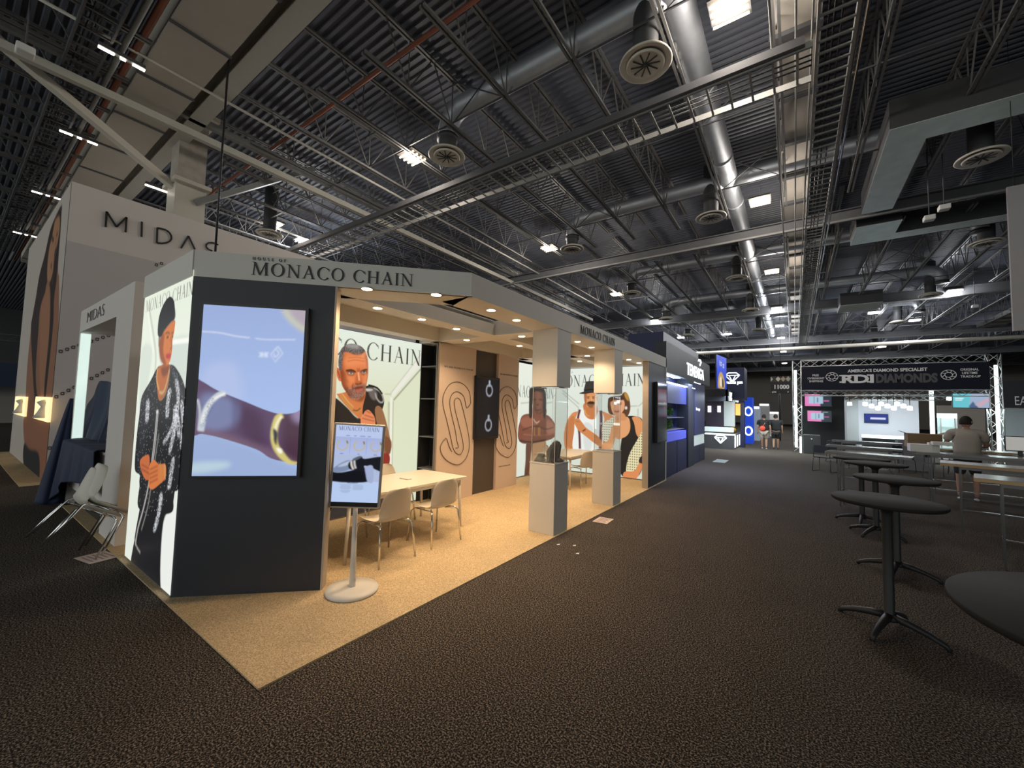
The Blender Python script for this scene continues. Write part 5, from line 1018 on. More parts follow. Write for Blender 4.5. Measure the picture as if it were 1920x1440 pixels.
# man in a beige shirt, seen from behind over the tables
def skin(name, J, E, m, parent=None, root=0, sub=2):
    """J: list of (x, y, z, radius[, radius2]); one continuous surface grown round the joints"""
    me = bpy.data.meshes.new(name); me.from_pydata([j[:3] for j in J], E, []); me.materials.append(m); o = bpy.data.objects.new(name, me); col.objects.link(o)
    s_ = o.modifiers.new('skin', 'SKIN'); s_.use_smooth_shade = True
    for v_, j in zip(me.skin_vertices[0].data, J): v_.radius = (j[3], j[4] if len(j) > 4 else j[3])
    me.skin_vertices[0].data[root].use_root = True
    q_ = o.modifiers.new('sub', 'SUBSURF'); q_.levels = sub; q_.render_levels = sub
    if parent is not None: o.parent = parent
    return o
m_skin = mat('skin', (.42, .24, .16), .6); m_hair = mat('dark hair', (.015, .011, .009), .8); m_sole = mat('white shoe', (.6, .6, .6), .6)
def hand(name, wr, d, m, parent, palm=.09):
    """palm with four fingers and a thumb, slightly curled; wr wrist, d direction"""
    wr = Vector(wr); d = Vector(d).normalized(); sd = d.cross(Vector((0, 1, 0))).normalized() if abs(d.y) < .9 else Vector((1, 0, 0)); nn = d.cross(sd)
    J = [(*wr, .022, .016), (*(wr+d*.05), .034, .014), (*(wr+d*palm), .034, .013)]; E = [(0, 1), (1, 2)]
    for k, L in enumerate((.07, .08, .075, .058)):
        o_ = sd*(-.028+.019*k); n_ = len(J); J += [(*(wr+d*(palm+.012)+o_), .0095), (*(wr+d*(palm+L*.55)+o_+nn*.012), .0085), (*(wr+d*(palm+L)+o_+nn*.035), .0075)]; E += [(2, n_), (n_, n_+1), (n_+1, n_+2)]
    n_ = len(J); J += [(*(wr+d*.035-sd*.04), .011), (*(wr+d*.065-sd*.06+nn*.01), .0095), (*(wr+d*.09-sd*.063+nn*.022), .0085)]; E += [(1, n_), (n_, n_+1), (n_+1, n_+2)]
    return skin(name, J, E, m, parent, 0, 1)
def head(parent, c, r=.1, rz=0, hair=True, hm=None):
    """head with face, facing -y before rz"""
    c = Vector(c); R_ = Matrix.Rotation(rz, 4, 'Z'); b = MB(); n1, n2 = 20, 14; vs = []
    for j in range(n2+1):
        ph = PI*j/n2; z = math.cos(ph); rr = math.sin(ph)
        for i in range(n1):
            a_ = 2*PI*i/n1; x, y = rr*math.cos(a_), rr*math.sin(a_); x *= .76*(1-.16*max(0, -z)); y *= .95
            if y < -.3 and abs(x) < .25: y -= .16*math.exp(-((z+.12)/.16)**2)*math.exp(-(x/.12)**2)
            if y < 0: y += .07*math.exp(-((z-.05)/.1)**2)*math.exp(-((abs(x)-.3)/.13)**2); y -= .05*math.exp(-((z+.42)/.07)**2)*math.exp(-(x/.25)**2)
            vs.append((x*r*1.18, y*r*1.18, z*r*1.3))
    fs = [(j*n1+i, (j+1)*n1+i, (j+1)*n1+(i+1) % n1, j*n1+(i+1) % n1) for j in range(n2) for i in range(n1)]
    b.add(vs, fs, 0, True)
    for s in (-1, 1): b.lathe([(0, -.03), (.014, -.022), (.018, 0), (.014, .026), (0, .032)], 10, (s*r*.92, .01, 0))
    o = b.xf(R_).build('head', m_skin, parent); o.location = c; sb = o.modifiers.new('s', 'SUBSURF'); sb.levels = 1
    ey = MB()
    for s in (-1, 1): ey.lathe([(0, -.008), (.01, -.004), (.012, 0), (.01, .004), (0, .008)], 10, (s*.036, -r*1.0, r*.08))
    ey.xf(R_).build('eyes', m_white, parent).location = c; MB().box(-.024, .024, -r*1.06, -r*1.02, -r*.56, -r*.5).xf(R_).build('mouth', mat('lips', (.3, .1, .08), .6), parent).location = c
    if hair:
        hv = MB(); vs = []
        for j in range(11):
            ph = PI*.62*j/10
            for i in range(n1):
                a_ = 2*PI*i/n1; front = max(0, -math.sin(a_)); p2 = ph*(1-.36*front**1.2) ; vs.append((math.sin(p2)*math.cos(a_)*r*1.0, math.sin(p2)*math.sin(a_)*r*1.22+.004, math.cos(p2)*r*1.4))
        hv.add(vs, [(j*n1+i, (j+1)*n1+i, (j+1)*n1+(i+1) % n1, j*n1+(i+1) % n1) for j in range(10) for i in range(n1)], 0, True); h = hv.xf(R_).build('hair', hm or m_hair, parent); h.location = c; so = h.modifiers.new('t', 'SOLIDIFY'); so.thickness = .012
def person(label, loc, rz, H_, shirt, shorts, pose, shirt_r=1.22, bulk=1., long_shorts=True, grp=None, sleeve=.45):
    """standing or walking figure, facing -y before rz; pose gives ankle and wrist offsets"""
    t = thing('person', label, 'person', loc, rz, grp); k = H_/1.75; B_ = bulk
    hip, kn = .93*k, .5*k; L_ = pose
    lk, la, rk, ra = [Vector(v)*k for v in L_['legs']]; le, lw, re, rw = [Vector(v)*k for v in L_['arms']]
    sh = 1.43*k; ls, rs = Vector((-.185*B_*k, 0, sh)), Vector((.185*B_*k, 0, sh))
    J = [(0, 0, hip, .13*B_*k, .1*B_*k), (0, 0, 1.08*k, .125*B_*k, .1*B_*k), (0, .0, 1.28*k, .14*B_*k, .105*B_*k), (0, 0, 1.4*k, .11*k, .085*k), (0, 0, 1.5*k, .055*k), (0, -.01, 1.57*k, .055*k),
         (*ls, .06*k), (*le, .044*k), (*lw, .028*k), (*rs, .06*k), (*re, .044*k), (*rw, .028*k),
         (-.09*k, 0, hip-.06*k, .095*B_*k), (*lk, .06*k), (*(lk*.45+la*.55), .05*k), (*la, .036*k), (.09*k, 0, hip-.06*k, .095*B_*k), (*rk, .06*k), (*(rk*.45+ra*.55), .05*k), (*ra, .036*k)]
    E = [(0, 1), (1, 2), (2, 3), (3, 4), (4, 5), (3, 6), (6, 7), (7, 8), (3, 9), (9, 10), (10, 11), (0, 12), (12, 13), (13, 14), (14, 15), (0, 16), (16, 17), (17, 18), (18, 19)]
    skin('body', J, E, m_skin, t)
    def lerp(a_, b_, f_): return tuple(Vector(a_[:3]).lerp(Vector(b_[:3]), f_))
    q = shirt_r; S = [(0, 0, hip-.02*k, .135*B_*q*k, .11*B_*q*k), (0, 0, 1.08*k, .13*B_*q*k, .11*B_*q*k), (0, 0, 1.28*k, .145*B_*q*k, .11*B_*q*k), (0, 0, 1.41*k, .115*q*k, .085*q*k), (*ls, .07*q*k), (*lerp(ls, le, sleeve*1.6), .062*q*k), (*rs, .07*q*k), (*lerp(rs, re, sleeve*1.6), .062*q*k)]
    skin('shirt', S, [(0, 1), (1, 2), (2, 3), (3, 4), (4, 5), (3, 6), (6, 7)], shirt, t)
    f_ = .95 if long_shorts else .6
    Q = [(0, 0, hip, .14*B_*k, .115*B_*k), (-.09*k, 0, hip-.07*k, .11*B_*k), (*lerp((-.09*k, 0, hip-.07*k), lk, f_), .085*k), (.09*k, 0, hip-.07*k, .11*B_*k), (*lerp((.09*k, 0, hip-.07*k), rk, f_), .085*k)]
    skin('shorts', Q, [(0, 1), (1, 2), (0, 3), (3, 4)], shorts, t)
    for a_, kk in ((la, lk), (ra, rk)):
        skin('shoe', [(a_.x, a_.y+.05*k, a_.z-.04*k, .036*k, .03*k), (a_.x, a_.y-.04*k, a_.z-.045*k, .04*k, .03*k), (a_.x, a_.y-.14*k, a_.z-.055*k, .042*k, .022*k)], [(0, 1), (1, 2)], L_.get('shoe', m_sole), t, 0, 1)
    hand('hand', lw, lw-le, m_skin, t, .085*k); hand('hand', rw, rw-re, m_skin, t, .085*k)
    head(t, (0, -.015, 1.655*k), .098*k, L_.get('turn', 0)); return t
walk = dict(legs=((-.09, -.06, .5), (-.1, .06, .075), (.09, -.02, .5), (.1, -.16, .075)), arms=((-.27, .03, 1.14), (-.3, -.04, .9), (.27, .0, 1.14), (.29, -.08, .9)))
walk2 = dict(legs=((-.09, -.05, .5), (-.09, -.14, .075), (.09, .0, .5), (.1, .16, .1)), arms=((-.26, .0, 1.14), (-.27, -.1, .92), (.27, .03, 1.14), (.3, -.02, .9)), shoe=m_black)
m_blk = mat('black cotton', (.012, .012, .013), .85); m_camo = mat('tan patterned cotton', (.4, .34, .28), .9, vary=.4, scale=30)
a1 = at(1433, 842, z=0); a2 = at(1455, 843, z=0)
p1_ = person('person walking away in a black shirt and tan shorts with a red sling bag', (a1.x-.0, a1.y, 0), PI-.05, 1.72, m_blk, m_camo, walk, 1.32, bulk=1.3)
person('person walking away in a long black shirt on the right of the pair', (a2.x, a2.y, 0), PI+.05, 1.74, m_blk, mat('black shorts', (.015, .015, .016), .9), walk2, 1.4, bulk=1.28)
bg = thing('sling_bag', 'round red sling bag worn on the back of the walking person', 'bag', (a1.x-.06, a1.y-.19, 1.05)); MB().lathe([(0, -.05), (.1, -.045), (.13, 0), (.1, .045), (0, .05)], 18).xf(Matrix.Rotation(PI/2, 4, 'X')).build('pouch', mat('red bag', (.85, .08, .04), .6), bg); MB().tube([(.03, .0, .1), (.1, .03, .25), (.14, .1, .38)], .012, 8).build('strap', mat('orange strap', (.7, .2, .05), .6), bg)
sit = dict(legs=((-.12, -.02, .5), (-.12, .0, .075), (.12, -.02, .5), (.12, 0, .075)), arms=((-.29, -.08, 1.16), (-.22, -.32, 1.13), (.3, -.08, 1.16), (.24, -.32, 1.13)), turn=-.5)
person('person in a loose beige shirt bending over the high table, seen from behind', (3.12, 13.15, 0), PI-.15, 1.82, mat('beige cotton', (.42, .37, .31), .9, vary=.1, scale=6), mat('dark trousers', (.03, .03, .035), .9), sit, 1.35, 1.25)
# ================================================================== FAR BOOTHS
def rc(px0, py0, px1, py1, y): a_, b_ = at(px0, py0, y=y), at(px1, py1, y=y); return a_.x, b_.x, b_.z, a_.z
def glow(name, c, e): return mat(name, c, e=e, ec=c, vary=0)
m_led = glow('cool white led', (.85, 1, .97), 2.4); m_ledb = glow('blue white led', (.75, .88, 1), 4.)
m_navyb = mat('deep navy panel', (.012, .018, .07), .45, vary=.03); m_navyl = mat('blue lit panel', (.03, .045, .22), .4, vary=.03); m_dgrey = mat('dark slate fascia', (.024, .028, .04), .5)  # second blue is a brighter version of the deep navy
m_wt = glow('white backlit sign', (.9, .97, 1), 1.4)
# --- truss booth across the hall end
Y = 24.
truss('truss_post', 'left truss post of the diamond booth, lit white inside', (.12, Y, 0), (.12, Y, 4.4), .34, .34); truss('truss_post', 'right truss post of the diamond booth, lit white inside', (6.5, Y, 0), (6.5, Y, 4.4), .34, .34)
truss('header_truss', 'upper header truss of the diamond booth', (.3, Y, 4.25), (6.3, Y, 4.25), .3, .34); truss('header_truss', 'lower header truss under the diamond banner', (.3, Y, 2.84), (6.3, Y, 2.84), .26, .34); truss('header_truss', 'truss deeper inside the diamond booth', (.3, Y+3, 2.75), (6.3, Y+3, 2.75), .26, .34)
for x_, lb in ((.06, 'glowing white light tube inside the left truss post'), (6.56, 'glowing white light tube inside the right truss post')):
    o = MB().tube([(0, 0, .2), (0, 0, 3.95)], .055, 12).build('light_tube', m_led); o.location = (x_, Y, 0); tag(o, lb, 'light')
p = at(1747, 760, y=27); o = MB().tube([(0, 0, .0), (0, 0, 3.2)], .08, 12).build('light_tube', m_led); o.location = (p.x, 27, 0); tag(o, 'glowing white light post in the middle of the diamond booth', 'light')
bn = thing('booth_banner', 'dark navy banner reading RDI DIAMONDS across the truss', 'banner', (.3, Y-.2, 2.98)); x0, x1 = .3, 6.34
MB().box(0, x1-x0, -.01, .01, 0, 1.1).build('fabric', mat('banner navy', (.008, .011, .028), .8), bn)
m_lt = mat('banner pale lettering', (.6, .6, .6), .8, e=.12, ec=(1, 1, 1)); m_lg = mat('banner grey lettering', (.14, .14, .15), .8)
yb = Y-.215
def bx(px): return at(px, 712, y=yb).x
sans_on('tagline', "AMERICA'S DIAMOND SPECIALIST", m_lt, (bx(1590), yb, 3.77), (1, 0, 0), (0, 0, 1), .19, bx(1740)-bx(1590), .004, bn, .006)
for t_, pa, pb, m_ in (('RDI', 1577, 1637, m_lt), ('DIAMONDS', 1642, 1758, m_lg)): sans_on('brand_lettering', t_, m_, (bx(pa), yb, 3.3), (1, 0, 0), (0, 0, 1), .5, bx(pb)-bx(pa), .004, bn, .02 if t_ == 'RDI' else .028)
for px in (1579, 1598, 1631):
    for z_ in (3.3, 3.6): MB().box(bx(px)-.1, bx(px)+.08, yb-.006, yb, z_, z_+.06).build('slab_serif', m_lt, bn, world=True)
for t_, z_, pa, pb in (('FREE', 3.62, 1523, 1535), ('OVERNIGHT', 3.48, 1514, 1546), ('SHIPPING', 3.34, 1517, 1543), ('ORIGINAL', 3.74, 1801, 1836), ('LIFETIME', 3.6, 1804, 1833), ('TRADE-UP', 3.46, 1801, 1839)): sans_on('side_lettering', t_, m_lt, (bx(pa), yb, z_), (1, 0, 0), (0, 0, 1), .13, bx(pb)-bx(pa), .004, bn, .002)
for px in (1560, 1779):
    b = MB(); c_ = (bx(px), yb, 3.58)
    for r_ in (.2, .1): b.tube([(c_[0]+r_*math.cos(a_)*1.1, yb, c_[2]+r_*math.sin(a_)) for a_ in [2*PI*k/20 for k in range(20)]], .012, 6, closed=True)
    for k in range(8): a_ = 2*PI*k/8; b.tube([(c_[0]+.1*math.cos(a_), yb, c_[2]+.1*math.sin(a_)), (c_[0]+.2*math.cos(a_+.4), yb, c_[2]+.2*math.sin(a_+.4))], .01, 6)
    b.build('gem_emblem', m_lt, bn, world=True)
wall_b = thing('booth_wall', 'black inner wall of the diamond booth behind the two pink screens', 'wall panel', (1.2, Y+1.5, 0)); xa, xb, za, zb = rc(1503, 745, 1585, 850, Y+1.5); MB().box(xa-1.2, xb-1.2, 0, .1, 0, 2.9).build('panel', mat('black booth wall', (.012, .013, .017), .6), wall_b)
def screen(label, px0, py0, px1, py1, y, art, name='booth_screen'):
    xa, xb, za, zb = rc(px0, py0, px1, py1, y); t = thing(name, label, 'screen', ((xa+xb)/2, y, za)); MB().box(xa-.02, xb+.02, y, y+.05, za-.02, zb+.02).build('bezel', m_black, t, world=True)
    w_, h_ = xb-xa, zb-za; A_ = Art(w_, h_, 46, art[0]); A_.map = lambda u, v: (u*w_, v*h_)
    for q_ in art[1:]: A_.poly(q_[0], q_[1], 0, 1, False)
    A_.sheet('picture', m_scr, (xa, y-.004, za), (1, 0, 0), (0, 0, 1), t); return t
pk = ['1a2b38', ([(0, 0), (.58, 0), (.58, 1), (0, 1)], 'e87fc0'), ([(.15, .2), (.68, .2), (.68, .78), (.15, .78)], 'a9c8dc'), ([(.34, .2), (.36, .2), (.36, .78), (.34, .78)], '3f5a72'), ([(.46, .3), (.5, .3), (.5, .7), (.46, .7)], '3f5a72'), ([(.7, .4), (.9, .4), (.9, .47), (.7, .47)], 'e85fae'), ([(.64, .85), (.86, .85), (.86, .9), (.64, .9)], 'a8b8c4')]
screen('pink and dark screen, upper of the two on the black booth wall', 1509, 739, 1559, 762, Y+.3, pk); screen('pink and dark screen, lower of the two on the black booth wall', 1514, 770, 1559, 791, Y+.5, pk)
screen('wide cyan screen with a hand at the right end of the diamond booth', 1786, 738, 1855, 765, Y-.1, ['63c3cf', ([(.45, 0), (1, 0), (1, 1), (.5, 1)], '9fb0cc'), ([(.44, .1), (.55, .45), (.7, .0), (.45, 0)], '3f5f86'), ([(.6, .2), (.95, .7), (1, .5), (.75, .05)], 'c8a7b8'), ([(.06, .62), (.3, .62), (.3, .68), (.06, .68)], 'e8fafa'), ([(.06, .5), (.26, .5), (.26, .56), (.06, .56)], 'e8fafa')])
Yi = 30.
rm = thing('booth_room', 'bright white lit room inside the diamond booth', 'booth', (4.1, Yi, 0)); xa, xb, za, zb = rc(1604, 755, 1725, 850, Yi)
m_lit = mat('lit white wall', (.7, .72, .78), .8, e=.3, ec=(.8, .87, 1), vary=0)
MB().box(xa, xb, Yi, Yi+.1, 0, 2.75).build('back_wall', m_lit, rm, world=True); MB().box(xa-.5, xa, Yi-1.2, Yi+.1, 0, 2.7).build('side_wall', mat('shaded white wall', (.5, .53, .55), .8, e=.12, ec=(.8, .95, .95), vary=0), rm, world=True)  # room lighting put into the wall colours: glowing back, greyer shaded side
screen('small blue screen on the white wall inside the diamond booth', 1621, 776, 1665, 794, Yi-.1, ['1a2f8c', ([(.25, .4), (.9, .4), (.9, .6), (.25, .6)], 'dfe6ff'), ([(0, 0), (1, 0), (1, .25), (0, .25)], '1c2f6a')])
ctn = thing('lit_counter', 'long glowing white counter in the diamond booth', 'counter', (4.2, 28.6, 0)); xa, xb, za, zb = rc(1618, 815, 1745, 826, 28.6); MB().box(xa, xb, 28.6, 29.1, za-.02, zb).build('glowing_front', glow('glowing counter', (.88, 1, .95), 1.6), ctn, world=True); MB().box(xa, xb, 28.6, 29.1, 0, za-.02).build('plinth', m_black, ctn, world=True)
for k in range(9):
    px = 1622+k*10+(k % 3)*2; py = 757+(k % 3)*4; p = at(px, py, y=26.8); t = thing('spot_light', 'bright round spot hanging inside the diamond booth', 'light', p, group='round spots inside the diamond booth'); MB().lathe([(0, -.12), (.1, -.1), (.1, .06), (.03, .1)], 14).build('lens', m_led, t); MB().tube([(0, 0, .1), (0, 0, max(.12, 2.95-p.z))], .015, 6).build('bracket', m_black, t)
for px, py, lb in ((1593, 757, 'single bright track head above the black booth wall'), (1780, 747, 'bright track head near the cyan screen')):
    p = at(px, py, y=25.5); t = thing('track_light', lb, 'light', p); MB().lathe([(0, -.1), (.1, -.08), (.08, .08)], 12).build('lens', m_led, t); MB().tube([(0, 0, .08), (0, 0, 2.8-p.z)], .012, 6).build('arm', m_black, t)
sc_case = thing('glass_showcase', 'tall lit glass showcase right of the middle light post', 'showcase', (6, 25.5, 0)); xa, xb, za, zb = rc(1762, 775, 1797, 842, 25.5)
b = MB()
for x_ in (xa, xb-.05): b.box(x_, x_+.05, 25.5, 25.55, 0, zb)
b.build('frame', m_alu, sc_case, world=True); MB().box(xa, xb, 25.9, 25.93, .3, zb).build('lit_back', glow('showcase back', (.6, .85, .82), .5), sc_case, world=True); MB().box(xa, xb, 25.5, 25.95, zb-.2, zb).build('header', m_wt, sc_case, world=True); MB().box(xa, xb, 25.5, 25.95, 0, .3).build('plinth', m_white, sc_case, world=True)
for z_ in (.7, 1.05, 1.4): MB().box(xa+.05, xb-.05, 25.52, 25.88, z_, z_+.015).build('shelf', m_alu, sc_case, world=True)
xa, xb, za, zb = rc(1506, 815, 1539, 849, 23.2); t = box_thing('waste_cabinet', 'dark grey waste cabinet beside the left truss post', 'cabinet', mat('dark grey cabinet', (.07, .075, .075), .5), xa, xb, 23.2, 23.8, 0, zb)
o = MB().lathe([(.0, 0), (.05, 0), (.0, .01)], 3).xf(Matrix.Rotation(PI/2, 4, 'X')).build('white_mark', m_white, t); o.location = (0, -.305, zb*.78)
o = MB().box(xa-.14, xa-.06, 23.3, 23.4, 0, .75).build('light_tube', m_led); tag(o, 'short glowing tube beside the waste cabinet', 'light')
# beige wall bits and side booths at the right edge
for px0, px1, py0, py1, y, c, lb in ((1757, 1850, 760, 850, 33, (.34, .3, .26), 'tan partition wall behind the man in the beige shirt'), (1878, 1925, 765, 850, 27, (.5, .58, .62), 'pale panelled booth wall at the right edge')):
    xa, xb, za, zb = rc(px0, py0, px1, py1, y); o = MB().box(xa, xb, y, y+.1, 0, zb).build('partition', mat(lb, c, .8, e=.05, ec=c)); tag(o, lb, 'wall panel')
xa, xb, za, zb = rc(1877, 722, 1930, 764, 26.8); t = thing('booth_header', 'dark header with pale letters at the right edge', 'sign', ((xa+xb)/2, 26.8, za)); MB().box(xa, xb+1, 26.8, 27., za, zb+.2).build('board', m_dgrey, t, world=True); sans_on('lettering', 'EAC', m_lt, (xa+.35, 26.79, za+.1), (1, 0, 0), (0, 0, 1), .55, .55, .004, t)
# --- numbered aisle sign
ys = 26.; xa, xb, za, zb = rc(1445, 706, 1483, 738, ys); sg = thing('aisle_sign', 'dark hanging aisle sign reading 11000 with pale triangles on top', 'sign', ((xa+xb)/2, ys, za))
MB().box(xa, xb, ys, ys+.03, za, zb-.29).build('board', mat('sign charcoal', (.03, .028, .032), .7), sg, world=True); MB().box(xa, xb, ys, ys+.03, zb-.29, zb).build('top_band', mat('sign band', (.06, .055, .05), .7), sg, world=True)
sans_on('number', '11000', m_lt, (xa+.12, ys-.004, za+.26), (1, 0, 0), (0, 0, 1), .3, (xb-xa)*.74, .004, sg, .012); sans_on('small_mark', 'JCK', m_lt, (xa+.06, ys-.004, za+.05), (1, 0, 0), (0, 0, 1), .1, .22, .004, sg, .004); sans_on('small_mark', 'V', m_lt, (xb-.16, ys-.004, za+.05), (1, 0, 0), (0, 0, 1), .1, .08, .004, sg, .004)
for k, c in enumerate(((.6, .57, .5), (.66, .62, .55), (.5, .4, .3), (.45, .42, .38))):
    u = xa+(xb-xa)*k/4; w_ = (xb-xa)/4; tri = [(u, zb-.29), (u+w_*.5, zb-.145), (u, zb)] if k == 0 else [(u, zb-.145), (u+w_*.5, zb-.29), (u+w_, zb-.145), (u+w_*.5, zb)]
    b = MB(); n_ = len(tri); b.add([(x, ys-.004, z) for x, z in tri]+[(x, ys, z) for x, z in tri], [tuple(range(n_)), tuple(range(2*n_-1, n_-1, -1))]); b.build('triangle', mat('sign triangle %s' % 'abcd'[k], c, .7), sg, world=True)
MB().tube([((xa+xb)/2, ys, 9.6), ((xa+xb)/2, ys, zb)], .01, 6).build('cable', m_black, sg, world=True)
o = thing('sign_post', 'thin dark pole below the aisle sign', 'pole', at(1462, 765, y=33)); MB().tube([(0, 0, -o.location.z), (0, 0, 1.4)], .05, 8).build('pole', m_black, o)
# --- navy booth next along the aisle
xn = -2.8
nb = thing('navy_booth', 'deep navy jewellery booth beyond the white booth on the aisle', 'booth', (xn, 13.6, 0))
def np_(nm, x0, x1, y0, y1, z0, z1, m): return MB().box(x0, x1, y0, y1, z0, z1).build(nm, m, nb, world=True)
np_('fascia', xn-.3, xn, 11.15, 17.9, 2.84, 3.68, m_dgrey); np_('tall_tower', xn-1.4, xn-.35, 12.2, 17.5, 0, 4.15, m_navyb); np_('post', xn-.12, xn-.02, 11.1, 11.2, 0, 2.84, m_alu); np_('grey_column', xn-.5, xn, 13.9, 14.8, 0, 2.84, m_dgrey)
np_('blue_panel', xn-.4, xn-.02, 15.0, 16.9, .98, 2.8, m_navyl); np_('hanging_box', xn-.5, xn-.04, 11.45, 13.8, 2.02, 2.56, m_navyl); np_('lower_cabinet', xn-.55, xn-.03, 11.25, 12.5, 0, .93, m_navyb); np_('lower_cabinet', xn-.55, xn-.03, 12.55, 13.8, 0, .93, m_navyb); np_('lower_cabinet', xn-.5, xn-.03, 14.9, 15.9, 0, .6, m_navyb); np_('lower_cabinet', xn-.5, xn-.03, 15.95, 16.95, 0, .6, m_navyb)
np_('violet_case', xn-.5, xn-.04, 11.27, 13.78, .95, 1.2, glow('violet lit case', (.1, .12, .6), .55)); np_('white_case', xn-.45, xn-.04, 14.95, 16.9, .62, .96, glow('white lit case', (.45, .52, .5), .8)); np_('lit_ledge', xn-.45, xn+.0, 11.3, 13.8, 2.575, 2.6, m_ledb); np_('lit_ledge', xn-.3, xn+.01, 14.5, 14.95, 2.575, 2.6, m_ledb); np_('back_shelves', xn-1.3, xn-1.25, 11.2, 13.8, .9, 2.6, glow('shelf glow', (.2, .26, .42), .5))
for z_ in (1.25, 1.6): np_('glass_shelf', xn-.9, xn-.1, 11.3, 13.8, z_, z_+.015, m_alu)
for k in range(4): np_('shelf_upright', xn-1.2, xn-1.17, 11.5+.6*k, 11.53+.6*k, .9, 2.6, m_wt)
sans_on('sign_lettering', 'TENENGA', m_wt, (xn+.01, 13.6, 2.98), (0, 1, 0), (0, 0, 1), .55, 2.9, .02, nb, .004); P_, w_ = [[(0, .08), (.12, .18), (.5, .2), (.62, .1), (.35, -.06), (.3, .0), (.5, .1), (.2, .12)]], .6; polys_mesh(P_, .02, (xn+.01, 15.4, 3.5), (0, 1, 0), (0, 0, 1)).build('gem_emblem', m_wt, nb, world=True)
sans_on('panel_lettering', 'Tenenga', m_wt, (xn-.015, 15.2, 1.85), (0, 1, 0), (0, 0, 1), .14, .7, .01, nb)
for k in range(3): MB().box(xn-.28, xn-.08, 11.4+.7*k, 11.75+.7*k, 2.82, 2.84).build('canopy_light', m_ledb, nb, world=True)
for k in range(2): MB().box(xn-.25, xn-.05, 15.0+.8*k, 15.5+.8*k, 2.82, 2.84).build('canopy_light', m_ledb, nb, world=True)
m_gr = mat('green leaves', (.09, .24, .03), .8, vary=.4, scale=25)
for k, (y_, z_) in enumerate(((12.6, 1.78), (12.5, 1.4))):
    b = MB(); 
    for _ in range(240):
        v = Vector(rng.normal(size=3)).normalized(); c_ = v*.14*rng.uniform(.75, 1.1); d1 = v.cross(Vector(rng.normal(size=3))).normalized()*.028; d2 = v.cross(d1).normalized()*.018+v*.014; b.add([c_-d1, c_+d2, c_+d1, c_-d2], [(0, 1, 2, 3)])
    o = b.build('moss_ball', m_gr); o.location = (xn-.3, y_, z_+.02); tag(o, ('round green foliage ball, upper one in the navy booth window', 'round green foliage ball, lower one in the navy booth window')[k], 'plant')
# bright blue hanging banner with a gold ring picture
yB = 20.; xa, xb, za, zb = rc(1325, 676, 1353, 730, yB); Bn = Art(1.5, zb-za+.1, 60, '0b3fd8'); Bn.map = lambda u, v: (u*1.5, v*(zb-za+.1)); Bn.poly([(.15, .02), (.75, .02), (.8, .25), (.5, .5), (.2, .4)], 'c9a257', .03); Bn.poly([(.3, .1), (.5, .08), (.45, .35), (.3, .3)], 'efe2cf', .02); Bn.poly([(.55, .06), (.7, .08), (.65, .3), (.55, .3)], '2a2018', .02)
for P in ([(.3, .7), (.3, .85)], [(.36, .72), (.5, .72)], [(.36, .8), (.5, .8)], [(.6, .68), (.75, .68)], [(.6, .76), (.75, .76)]): Bn.line(P, .05, 'dfe8ff', .01)
t = thing('hanging_banner', 'bright blue banner with a gold ring picture hanging over the aisle booths', 'banner', (xa, yB, za)); Bn.sheet('picture', vmat('blue banner', .9, .4), (xb-.02, yB-1.2, za), (.12, 1, 0), (0, 0, 1), t); MB().box(xb-.08, xb-.04, yB-1.2, yB+.3, za, zb+.1).build('backing', m_navyb, t, world=True)
# precious gem booth: tower, fascia, counter
yg = 22.3; gb = thing('gem_booth', 'navy booth with glowing diamond emblems and a white lit corner counter', 'booth', (-3.1, yg, 0))
def gp(nm, px0, py0, px1, py1, y, d, m): xa, xb, za, zb = rc(px0, py0, px1, py1, y); return MB().box(xa, xb, y, y+d, za, zb).build(nm, m, gb, world=True)
gp('tower', 1354, 690, 1396, 750, 24.5, 1.5, m_navyb); gp('fascia', 1323, 730, 1365, 752, yg, .4, m_dgrey); xf_ = at(1365, 740, y=yg).x; zt_, zb_ = at(1365, 730, y=yg).z, at(1365, 752, y=yg).z
MB().box(xf_-.1, xf_, yg, yg+5, zb_, zt_).build('side_fascia', m_dgrey, gb, world=True)
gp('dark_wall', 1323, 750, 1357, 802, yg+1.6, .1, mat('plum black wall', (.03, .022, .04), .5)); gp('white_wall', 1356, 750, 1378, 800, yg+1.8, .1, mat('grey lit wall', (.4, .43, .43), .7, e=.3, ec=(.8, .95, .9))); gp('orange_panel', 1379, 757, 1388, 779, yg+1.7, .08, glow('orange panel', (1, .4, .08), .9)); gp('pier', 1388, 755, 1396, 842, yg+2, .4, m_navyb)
for px in (1330, 1348): gp('wall_lamp', px-3, 761, px+3, 773, yg+1.5, .08, m_wt)
xa, xb, za, zb = rc(1321, 812, 1376, 842, yg); MB().box(xa, xb, yg, yg+.5, 0, zb-.05).build('counter_front', mat('counter slate', (.12, .13, .14), .5), gb, world=True); MB().box(xa, xb+.02, yg-.02, yg+.52, zb-.05, zb).build('counter_glow', m_wt, gb, world=True)
gp('glass_case', 1321, 800, 1374, 811, yg+.05, .4, glow('lit glass case', (.5, .62, .6), .8)); MB().box(xb-.06, xb, yg+.5, yg+5, 0, zb).build('side_counter', mat('counter slate', (.12, .13, .14), .5), gb, world=True)
for k in range(5): MB().box(xb, xb+.02, yg+.3+.95*k, yg+.65+.95*k, .08, zb-.08).build('glowing_strip', m_wt, gb, world=True)
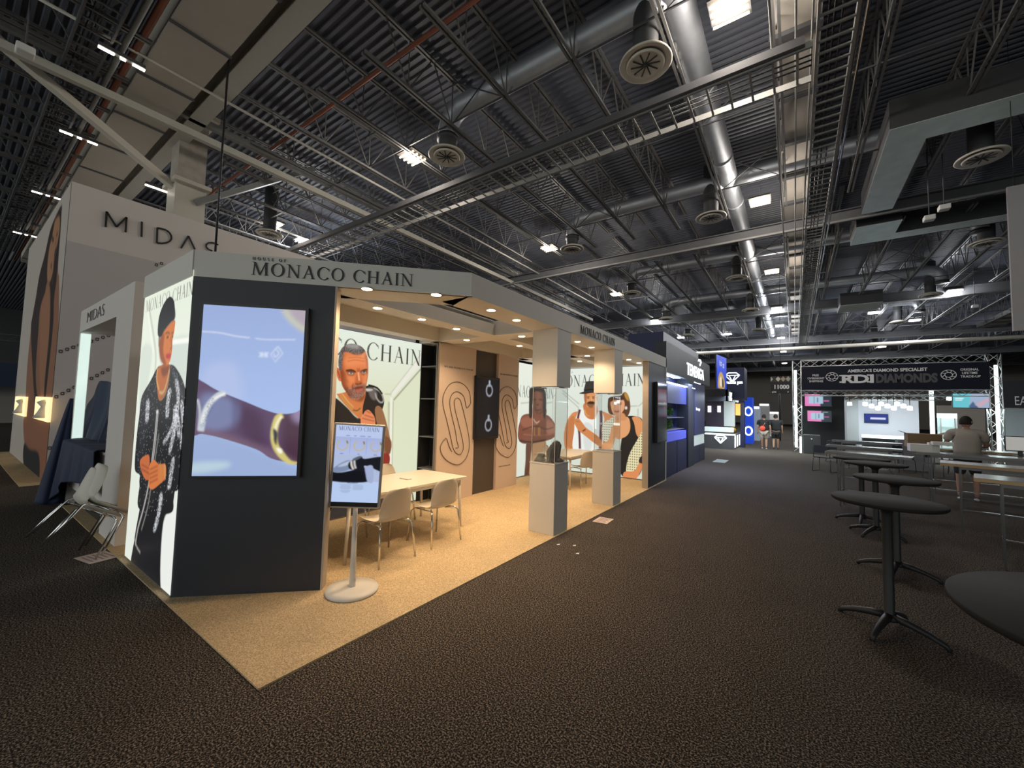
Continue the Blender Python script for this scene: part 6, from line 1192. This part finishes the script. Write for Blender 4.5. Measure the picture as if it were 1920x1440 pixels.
for px, py, s_, y_ in ((1351, 824, .26, yg-.03), (1373, 708, .34, 24.45)):
    c_ = at(px, py, y=y_); b = MB(); V_ = [(-1, .35), (-.55, .75), (.55, .75), (1, .35), (0, -.7)]
    for i_ in range(5): b.bar((c_.x+V_[i_][0]*s_, y_, c_.z+V_[i_][1]*s_), (c_.x+V_[(i_+1) % 5][0]*s_, y_, c_.z+V_[(i_+1) % 5][1]*s_), .05, .03, up=(0, 1, 0))
    for u_ in (-.45, .45): b.bar((c_.x+u_*s_, y_, c_.z+.35*s_), (c_.x, y_, c_.z-.6*s_), .04, .03, up=(0, 1, 0))
    b.bar((c_.x-s_, y_, c_.z+.35*s_), (c_.x+s_, y_, c_.z+.35*s_), .04, .03, up=(0, 1, 0)); b.build('diamond_emblem', m_wt, gb, world=True)
p = at(1356, 718, y=24.45); q_ = at(1394, 718, y=24.45); sans_on('tower_lettering', 'precious gem', m_wt, (p.x+.05, 24.48, p.z-.05), (1, 0, 0), (0, 0, 1), .26, q_.x-p.x-.1, .02, gb, .006)
sans_on('fascia_lettering', 'pg', m_wt, (xf_+.01, yg+.4, zb_+.18), (0, 1, 0), (0, 0, 1), .6, .9, .02, gb, .02); sans_on('fascia_lettering', 'pg', m_wt, (xf_+.01, yg+3.0, zb_+.18), (0, 1, 0), (0, 0, 1), .6, 1.2, .02, gb, .02)
for k in range(3): p = at(1370+k*3, 800-k, y=yg+1+k*.4); o = MB().lathe([(.02, 0), (.1, .05), (.13, .18), (.05, .3), (0, .32)], 12).build('gold_vase', mat('gold', (.7, .45, .08), .3, .8)); o.location = (p.x, yg+.9+.4*k, zb+.001 if k else zb); tag(o, ('gold ornament on the lit counter, front one', 'gold ornament on the lit counter, middle one', 'gold ornament on the lit counter, back one')[k], 'ornament'); o.location.x = xb-.03 if False else p.x
# further booths down the aisle
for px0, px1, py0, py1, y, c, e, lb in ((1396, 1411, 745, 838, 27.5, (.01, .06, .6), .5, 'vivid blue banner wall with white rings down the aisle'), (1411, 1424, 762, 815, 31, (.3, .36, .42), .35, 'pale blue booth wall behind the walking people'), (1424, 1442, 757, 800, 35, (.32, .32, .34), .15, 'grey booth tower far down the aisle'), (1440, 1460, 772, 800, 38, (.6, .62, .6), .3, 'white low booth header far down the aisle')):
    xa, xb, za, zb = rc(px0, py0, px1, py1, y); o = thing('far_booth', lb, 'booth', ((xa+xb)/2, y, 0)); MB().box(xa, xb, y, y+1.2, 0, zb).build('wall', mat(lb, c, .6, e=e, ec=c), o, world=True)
    if 'rings' in lb:
        for zc in (.75, 1.9): MB().tube([((xa+xb)/2+.18*math.cos(a_), y-.02, zc+.24*math.sin(a_)) for a_ in [2*PI*k/20 for k in range(20)]], .05, 6, closed=True).build('white_ring', m_wt, o, world=True)
    else: MB().box(xa, xb, y-.03, y, zb-.15, zb).build('lit_header', m_wt, o, world=True)
o = MB().box(-2.45, -2.05, 16.2, 17.3, 0, .006).build('door_mat', mat('pale mat', (.4, .5, .46), .8)); tag(o, 'pale mat on the floor by the navy booth', 'mat')
for loc, e, c, lb in (((-2.1, 13.8, 2.7), 110, (.6, .68, 1), 'navy booth'), ((-2.0, 21.8, 2.6), 150, (.8, .9, 1), 'gem'), ((3.6, 27, 2.6), 70, (.85, .95, 1), 'rdi'), ((0.4, 23.4, 2.2), 50, (.85, 1, .95), 'post'), ((6.2, 23.4, 2.2), 60, (.85, 1, .95), 'post2')):
    ld = bpy.data.lights.new('booth light', 'AREA'); ld.energy = e; ld.color = c; ld.size = 1.6; lo = bpy.data.objects.new('booth_light', ld); col.objects.link(lo); lo.location = loc
